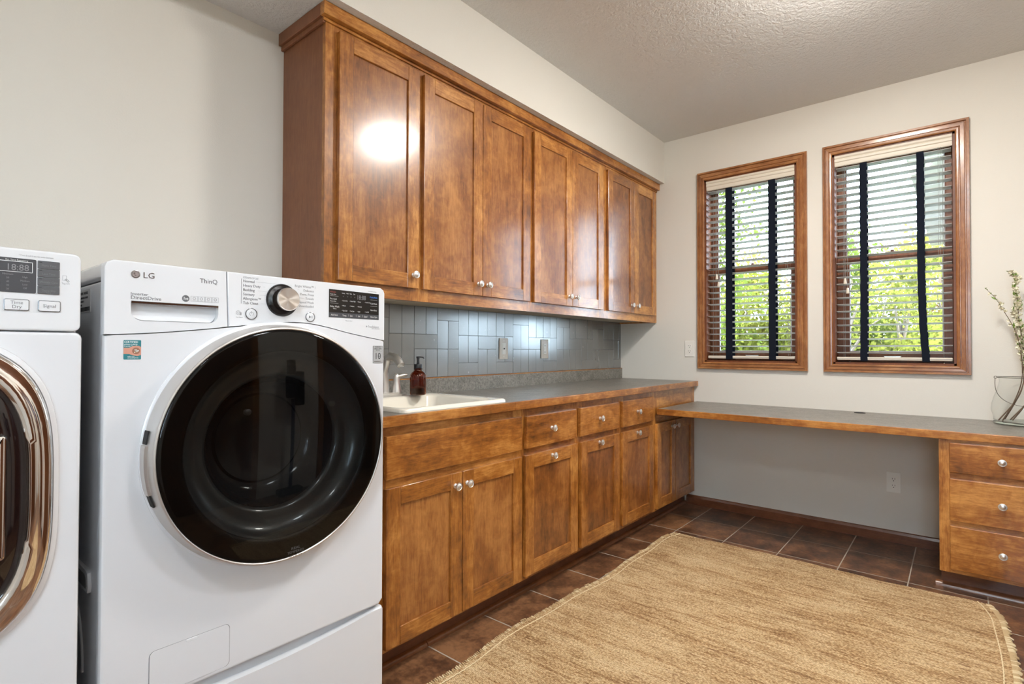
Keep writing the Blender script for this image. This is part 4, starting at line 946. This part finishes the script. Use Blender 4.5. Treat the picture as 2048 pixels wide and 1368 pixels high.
for side in (0, 1):
    b = BM(); n = 250; x = X0
    for k in range(n):
        x = X0 + (X1 - X0 - .004) * k / n; y = rug_y(side, x); d = 1 if side == 0 else -1; L = random.uniform(.009, .017) * (1.25 if side else 1)
        j = random.uniform(-.002, .002); r = random.uniform(.0024, .0036)
        tube(b, [(x, y - d * .006, .011), (x + .002 + j, y + d * L * .6, .012), (x + .006, y + d * L, .007), (x + .010 + j, y + d * L * .5, .005), (x + .012, y - d * .004, .009)], r, 5, random.choice((0, 0, 1)))
    for off, rr in (((.026, .0020),) if side == 0 else ((.030, .0026),)):
        m = 260; tube(b, [(X0 + (X1 - X0 - .006) * q / m, rug_y(side, X0 + (X1 - X0 - .006) * q / m) - (1 if side == 0 else -1) * off + .0012 * sin(q * 2.1), .0128) for q in range(m + 1)], rr, 5, 1)
    emit('looped_edging', b, [LOOP, LOOPL], t, 60)
for k in range(5):
    b = BM(); x_ = random.uniform(-2.4, -1.1); y_ = rug_y(0, x_)
    tube(b, [(x_, y_, .010), (x_ + .01, y_ + .015, .012), (x_ - .004, y_ + .03, .004)], .0025, 5)
    emit('frayed_strand', b, LOOP, t)

# ================================================================ VASE
VC = Vector((-.137, -2.388, .7636))
t = thing('glass_vase', VC, 'round clear glass vase with a wire bail handle on the desk end', 'vase')
b = BM(); lathe(b, [(.108, .012), (.121, .020), (.124, .045), (.1285, .060), (.131, .078), (.128, .105), (.119, .140), (.108, .175), (.100, .205), (.097, .222), (.100, .238), (.104, .243), (.104, .2465), (.099, .2465)], VC, 'z', 64, cap=False); vb = emit('vase_bowl', b, VASEG, t, 70)
b = BM(); lathe(b, [(0, .0005), (.105, .0005), (.122, .005), (.122, .014), (.112, .016), (.05, .012), (0, .011)], VC, 'z', 56, cap=False); emit('vase_base', b, VASEB, t, 60)
b = BM()
tube(b, [VC + Vector((.1065 * cos(a), .1065 * sin(a), .241)) for a in [2 * pi * k / 48 for k in range(49)]], .0016, 6, cap=False)
for sgn in (1, -1):
    e = VC + Vector((-.03, sgn * .112, .241)); tube(b, [e + Vector((0, .006 * cos(a), .006 * sin(a))) for a in [2 * pi * k / 12 for k in range(13)]], .0014, 6, cap=False)
hp = []
for k in range(25):
    a = pi * k / 24; hp.append(VC + Vector((-.035 - .100 * sin(a) ** .7, .114 * cos(a) * (1 + .18 * sin(a)), .238 - .135 * sin(a) ** .8)))
tube(b, hp, .0014, 6); emit('wire_handle', b, WIRE, t, 60)
# branches: one thing per stem
random.seed(21)
def branch(pts, label, leafy, blossoms, n):
    t = thing('flowering_branch', pts[0], label, 'branch', 'flowering branches in the glass vase')
    P = [Vector(p) for p in pts]; fine = []
    for i in range(len(P) - 1):
        for k in range(6):
            s = k / 6; p0 = P[max(i-1, 0)]; p1 = P[i]; p2 = P[i+1]; p3 = P[min(i+2, len(P)-1)]
            fine.append(.5 * ((2*p1) + (-p0+p2)*s + (2*p0-5*p1+4*p2-p3)*s*s + (-p0+3*p1-3*p2+p3)*s**3))
    fine.append(P[-1]); m = len(fine)
    b = BM(); tube(b, fine, [.0030 - .0021 * i / m for i in range(m)], 6); st = emit('stem', b, STEM, t, 60)
    lb, bb = BM(), BM()
    def leaf(bm, c, d, L, w):
        d = d.normalized(); sd = d.cross(Vector((random.uniform(-1, 1), random.uniform(-1, 1), random.uniform(-1, 1)))).normalized(); nn = d.cross(sd) * .15
        v = [bm.verts.new(q) for q in (c, c + d*L*.35 + sd*w + nn*w, c + d*L*.7 + sd*w*.7 + nn*w, c + d*L, c + d*L*.7 - sd*w*.7 + nn*w, c + d*L*.35 - sd*w + nn*w, c + d*L*.5)]
        for q in ((0, 1, 6), (1, 2, 6), (2, 3, 6), (3, 4, 6), (4, 5, 6), (5, 0, 6)): bm.faces.new([v[z] for z in q])
    for k in range(n):
        s = random.uniform(.42, 1) ; i = min(int(s * (m - 1)), m - 2); c = fine[i]; ax = (fine[i+1] - fine[i]).normalized()
        d = Vector((random.uniform(-1, 1), random.uniform(-1, 1), random.uniform(-.2, 1)))
        if random.random() < leafy: leaf(lb, c, ax + d * .8, random.uniform(.018, .040), random.uniform(.0035, .0075))
        else: leaf(lb, c, ax + d, random.uniform(.005, .010), .002)
        if random.random() < blossoms * (1.25 - s):
            for q in range(4):
                dd_ = (d + Vector([random.uniform(-.7, .7) for _ in range(3)])).normalized(); leaf(bb, c + d.normalized() * .004, dd_, random.uniform(.012, .019), .0065)
    emit('leaves', lb, LEAF, st, 0)
    emit('blossoms', bb, BLOOM, st, 0)
V = lambda x, y, z: (x, y, z)
b1 = branch([V(-.19, -2.300, .782), V(-.175, -2.345, .88), V(-.17, -2.375, .99), V(-.17, -2.375, 1.12), V(-.165, -2.355, 1.24), V(-.16, -2.315, 1.34), V(-.155, -2.278, 1.42), V(-.15, -2.238, 1.475)], 'left-leaning budding branch, leftmost of those in the vase', .12, .5, 60)
b2 = branch([V(-.20, -2.285, .785), V(-.16, -2.36, .90), V(-.135, -2.385, 1.0), V(-.13, -2.385, 1.15), V(-.13, -2.37, 1.3), V(-.13, -2.365, 1.40), V(-.13, -2.355, 1.47), V(-.13, -2.365, 1.52), V(-.13, -2.325, 1.56)], 'tallest upright branch in the vase with blossom at mid height', .35, 1.6, 130)
b3 = branch([V(-.17, -2.31, .79), V(-.15, -2.36, .90), V(-.135, -2.388, 1.0), V(-.13, -2.392, 1.12), V(-.12, -2.38, 1.25), V(-.12, -2.355, 1.34), V(-.12, -2.375, 1.40)], 'leafy branch just right of the tallest one in the vase', .6, 2.0, 120)
b4 = branch([V(-.19, -2.33, .79), V(-.13, -2.41, .90), V(-.10, -2.46, 1.02), V(-.10, -2.47, 1.2), V(-.11, -2.45, 1.35), V(-.11, -2.50, 1.5)], 'branch thick with cream blossom cut off by the right edge', .4, 2.2, 110)
b5 = branch([V(-.16, -2.34, .785), V(-.12, -2.40, .89), V(-.10, -2.40, 1.0), V(-.10, -2.39, 1.09), V(-.10, -2.375, 1.18), V(-.10, -2.365, 1.27)], 'short inner branch crowded with blossom low in the bunch', .4, 3.0, 160)

# ================================================================ CEILING LAMP, ADDED FILL LAMPS, OPPOSITE WALL
def lamp(x, y, m, label):
    t = thing('ceiling_light', (x, y, ZC), label, 'ceiling light')
    b = BM(); lathe(b, [(.0, 0), (.200, 0), (.203, -.030), (.190, -.042), (.168, -.040)], (x, y, ZC - .0005), 'z', 48, cap=False); emit('canopy', b, NICKEL, t)
    b = BM(); lathe(b, [(.162, -.022), (.158, -.045), (.135, -.072), (.09, -.092), (.04, -.100), (0, -.102)], (x, y, ZC), 'z', 48, cap=False); emit('diffuser', b, m, t, 60)
lamp(-1.46, -1.80, EMIT, 'round flush ceiling lamp above the rug, mirrored in the leftmost wall cabinet door'); lamp(-4.25, -2.15, EMIT_FILL, 'added round fill lamp above the laundry machines, out of frame'); lamp(-2.75, -2.35, EMIT_FILL, 'added round fill lamp in the middle of the room, out of frame')  # first lamp is the room's own, the others are unseen fill
WDOOR = wood('dark_door_wood', 'z', (.03, .010, .004), (.09, .030, .010), (.16, .055, .02), .4)
def wood_door(idx, x0, x1, kx):
    w = bpy.data.objects.new('door_%d' % idx, None); COL.objects.link(w); w.location = ((x0 + x1) / 2, YB, 0); w['kind'] = 'structure'; ROOTW[w.name] = Vector(w.location)
    b = BM(); box(b, x0, x1, YB + .002, YB + .03, .005, 2.03, .002); emit('door_leaf', b, WDOOR, w)
    b = BM()
    for (a0, a1, c0, c1) in ((x0 - .07, x0 - .003, 0, 2.10), (x1 + .003, x1 + .07, 0, 2.10), (x0 - .003, x1 + .003, 2.034, 2.10)): box(b, a0, a1, YB + .001, YB + .02, c0, c1, .003)
    emit('casing', b, WT_Z, w)
    b = BM(); lathe(b, [(.03, 0), (.03, .006), (.011, .010), (.011, .030), (.026, .036), (.030, .050), (.024, .062), (0, .066)], (kx, YB + .030, .86), 'y', 24); emit('door_knob', b, NICKEL, w, 60)
wood_door(1, -3.30, -2.49, -2.55); wood_door(2, -1.66, -.86, -1.58)
t = thing('stick_vacuum', (-2.10, YB + .10, 0), 'black cordless stick vacuum hanging on the wall opposite, seen only in the washer door', 'vacuum')
b = BM(); vx, vy = -2.10, YB + .10
tube(b, [(vx, vy, .06), (vx, vy, .95)], .018, 12); emit('wand', b, plain('vacuum_blue', (.02, .03, .09), .3), t)
b = BM(); lathe(b, [(0, 0), (.055, .002), (.060, .02), (.060, .20), (.05, .22), (0, .225)], (vx - .02, vy + .01, .96), 'z', 20); lathe(b, [(0, 0), (.045, 0), (.045, .14), (0, .15)], (vx - .02, vy + .01, 1.19), 'z', 20); box(b, vx + .03, vx + .12, vy - .04, vy + .04, .88, 1.22, .02, 0, 3); emit('motor_body', b, VACM, t, 50)
b = BM(); box(b, vx - .13, vx + .13, vy - .06, vy + .05, .008, .065, .015, 0, 3); emit('floor_head', b, VACM, t)
b = BM(); box(b, vx - .03, vx + .03, YB + .001, vy - .03, .98, 1.10, .004); emit('wall_dock', b, VACM, t)

# ================================================================ OUTSIDE
GZ = -2.6
b = BM(); box(b, -60, 60, -50, 50, GZ - .1, GZ); tag(emit('lawn', b, GRASS, None, 0), 'green lawn outside beyond the windows', 'lawn', kind='structure')
t = thing('house_wing', (3.4, -2.4, GZ), 'pale house wing with overhanging eave, at top right behind the right blind', 'building')
b = BM(); box(b, 4.7, 9, -3.0, -2.35, GZ, 3.2)
for k in range(26): box(b, 4.7, 9, -2.35, -2.338, GZ + k * .22, GZ + k * .22 + .20, mi=0)
emit('siding', b, SIDING, t, 0)
b = BM(); box(b, 3.2, 9.4, -3.2, -1.70, 3.2, 3.36)
for k in range(15): box(b, 3.25 + k * .4, 3.27 + k * .4, -2.34, -1.72, 3.19, 3.2)
emit('eave', b, SIDING, t, 0)
def tree(seed, base, trunk_h, blobs, leaves, size, m, label, lean=(0, 0), group='trees outside the windows', spread=1.0, name='leafy_tree'):
    rnd = random.Random(seed); base = Vector(base)
    t = thing(name, base, label, 'tree', group)
    tb = BM(); top = base + Vector((lean[0], lean[1], trunk_h))
    mid = base.lerp(top, .5) + Vector((rnd.uniform(-.15, .15), rnd.uniform(-.15, .15), 0)); tube(tb, [base, mid, top], [.10, .075, .03], 7)
    lb = BM()
    for (bx, by, bz, br) in blobs:
        c = base + Vector((bx, by, bz)); s = base.lerp(top, min(.85, max(.35, (bz - .8) / trunk_h)))
        tube(tb, [s, s.lerp(c, .55) + Vector((0, 0, .15)), c], [.035, .02, .008], 5)
        for k in range(3):
            e = c + Vector((rnd.uniform(-1, 1), rnd.uniform(-1, 1), rnd.uniform(-.3, 1))) * br * .8; tube(tb, [c, c.lerp(e, .5) + Vector((0, 0, .05)), e], [.010, .007, .003], 4)
        nl = int(leaves * br ** 2)
        clus = [(c + Vector((rnd.gauss(0, .5), rnd.gauss(0, .5), rnd.gauss(0, .45))) * br) for _ in range(max(8, nl // 16))]
        for k in range(nl):
            p = rnd.choice(clus) + Vector((rnd.gauss(0, .11), rnd.gauss(0, .11), rnd.gauss(0, .09))) * spread
            d = Vector((rnd.uniform(-1, 1), rnd.uniform(-1, 1), rnd.uniform(-1, 1))).normalized(); e = d.cross(Vector((rnd.uniform(-1, 1), rnd.uniform(-1, 1), rnd.uniform(-1, 1)))).normalized()
            L = size * rnd.uniform(.7, 1.3); w = L * .33
            lb.faces.new([lb.verts.new(q) for q in (p, p + d * L * .45 + e * w, p + d * L, p + d * L * .45 - e * w)])
    emit('trunk', tb, BARK, t, 60); emit('foliage', lb, m, t, 0)
H = -GZ
tree(1, (6.0, 1.6, GZ), 6.6, [(0, 0, 5.2, .9), (-.3, -.3, 6.0, .8), (.2, .2, 6.8, .7), (0, .4, 4.2, 1.0), (.2, -.2, 3.2, 1.0), (0, .7, 7.6, .6), (-.2, -.6, 6.9, .5)], 1500, .085, LG2, 'tall airy tree reaching highest outside, behind the left blind')
def row(seed, x, y, h, m, label, n=7, w=1.6, lv=1350, sz=.115):
    rnd = random.Random(seed)
    bl = [(rnd.uniform(-.7, .7), rnd.uniform(-w, w) * .6, h * rnd.uniform(.35, .90), rnd.uniform(.75, 1.1)) for _ in range(n)]
    sp = [(rnd.uniform(-.7, .7), rnd.uniform(-w, w) * .6, h * rnd.uniform(.95, 1.22), rnd.uniform(.45, .65)) for _ in range(4)]; bl += sp
    tree(seed, (x, y, GZ), h * .9, bl, lv, sz, m, label)
row(3, 11.0, 4.2, 4.9, LG2, 'green bushy tree low behind the left edge of the left blind', 8)
row(4, 12.0, 2.6, 4.9, LG1, 'yellow-green tree low behind the middle of the left blind', 9)
row(5, 11.5, 1.1, 4.8, LG1, 'yellow-green tree low behind the right third of the left blind', 9)
row(6, 12.5, -.2, 5.3, LG2, 'tree with loose crown behind the left tape of the right blind', 8)
row(7, 11.0, -1.1, 4.8, LG1, 'yellow-green tree behind the centre of the right blind', 9)
row(8, 13.5, -1.9, 5.2, LG1, 'yellow-green tree behind the right tape of the right blind', 9)
row(9, 15.5, -2.3, 5.0, LG3, 'small amber-tipped tree behind the right edge of the right blind', 7, 1.0, 1500)
tree(12, (9.0, -.35, GZ), 5.4, [(0, .2, 4.2, .8), (.3, -.3, 4.9, .7), (-.2, .5, 5.2, .6), (0, -.6, 4.4, .6)], 420, .075, LG1, 'thin sparse tree with bare forked branches behind the right blind')
tree(14, (8.5, 3.0, GZ), 5.0, [(0, .2, 3.8, .8), (.3, -.5, 4.7, .7), (-.2, .3, 4.9, .6), (0, -.6, 4.1, .6)], 500, .075, LG1, 'thin sparse tree with light foliage behind the left blind')
tree(16, (22, 2, GZ), 5.0, [(rx * 1.0, ry, rz, 1.5) for rx in (-1, 1) for ry in (-7, -5, -3, -1, 1, 3, 5, 7, 9) for rz in (1.5, 3.0, 4.3)], 420, .16, LG1, 'distant tree belt along the horizon behind both windows', name='tree_belt')
bpy.context.view_layer.update()
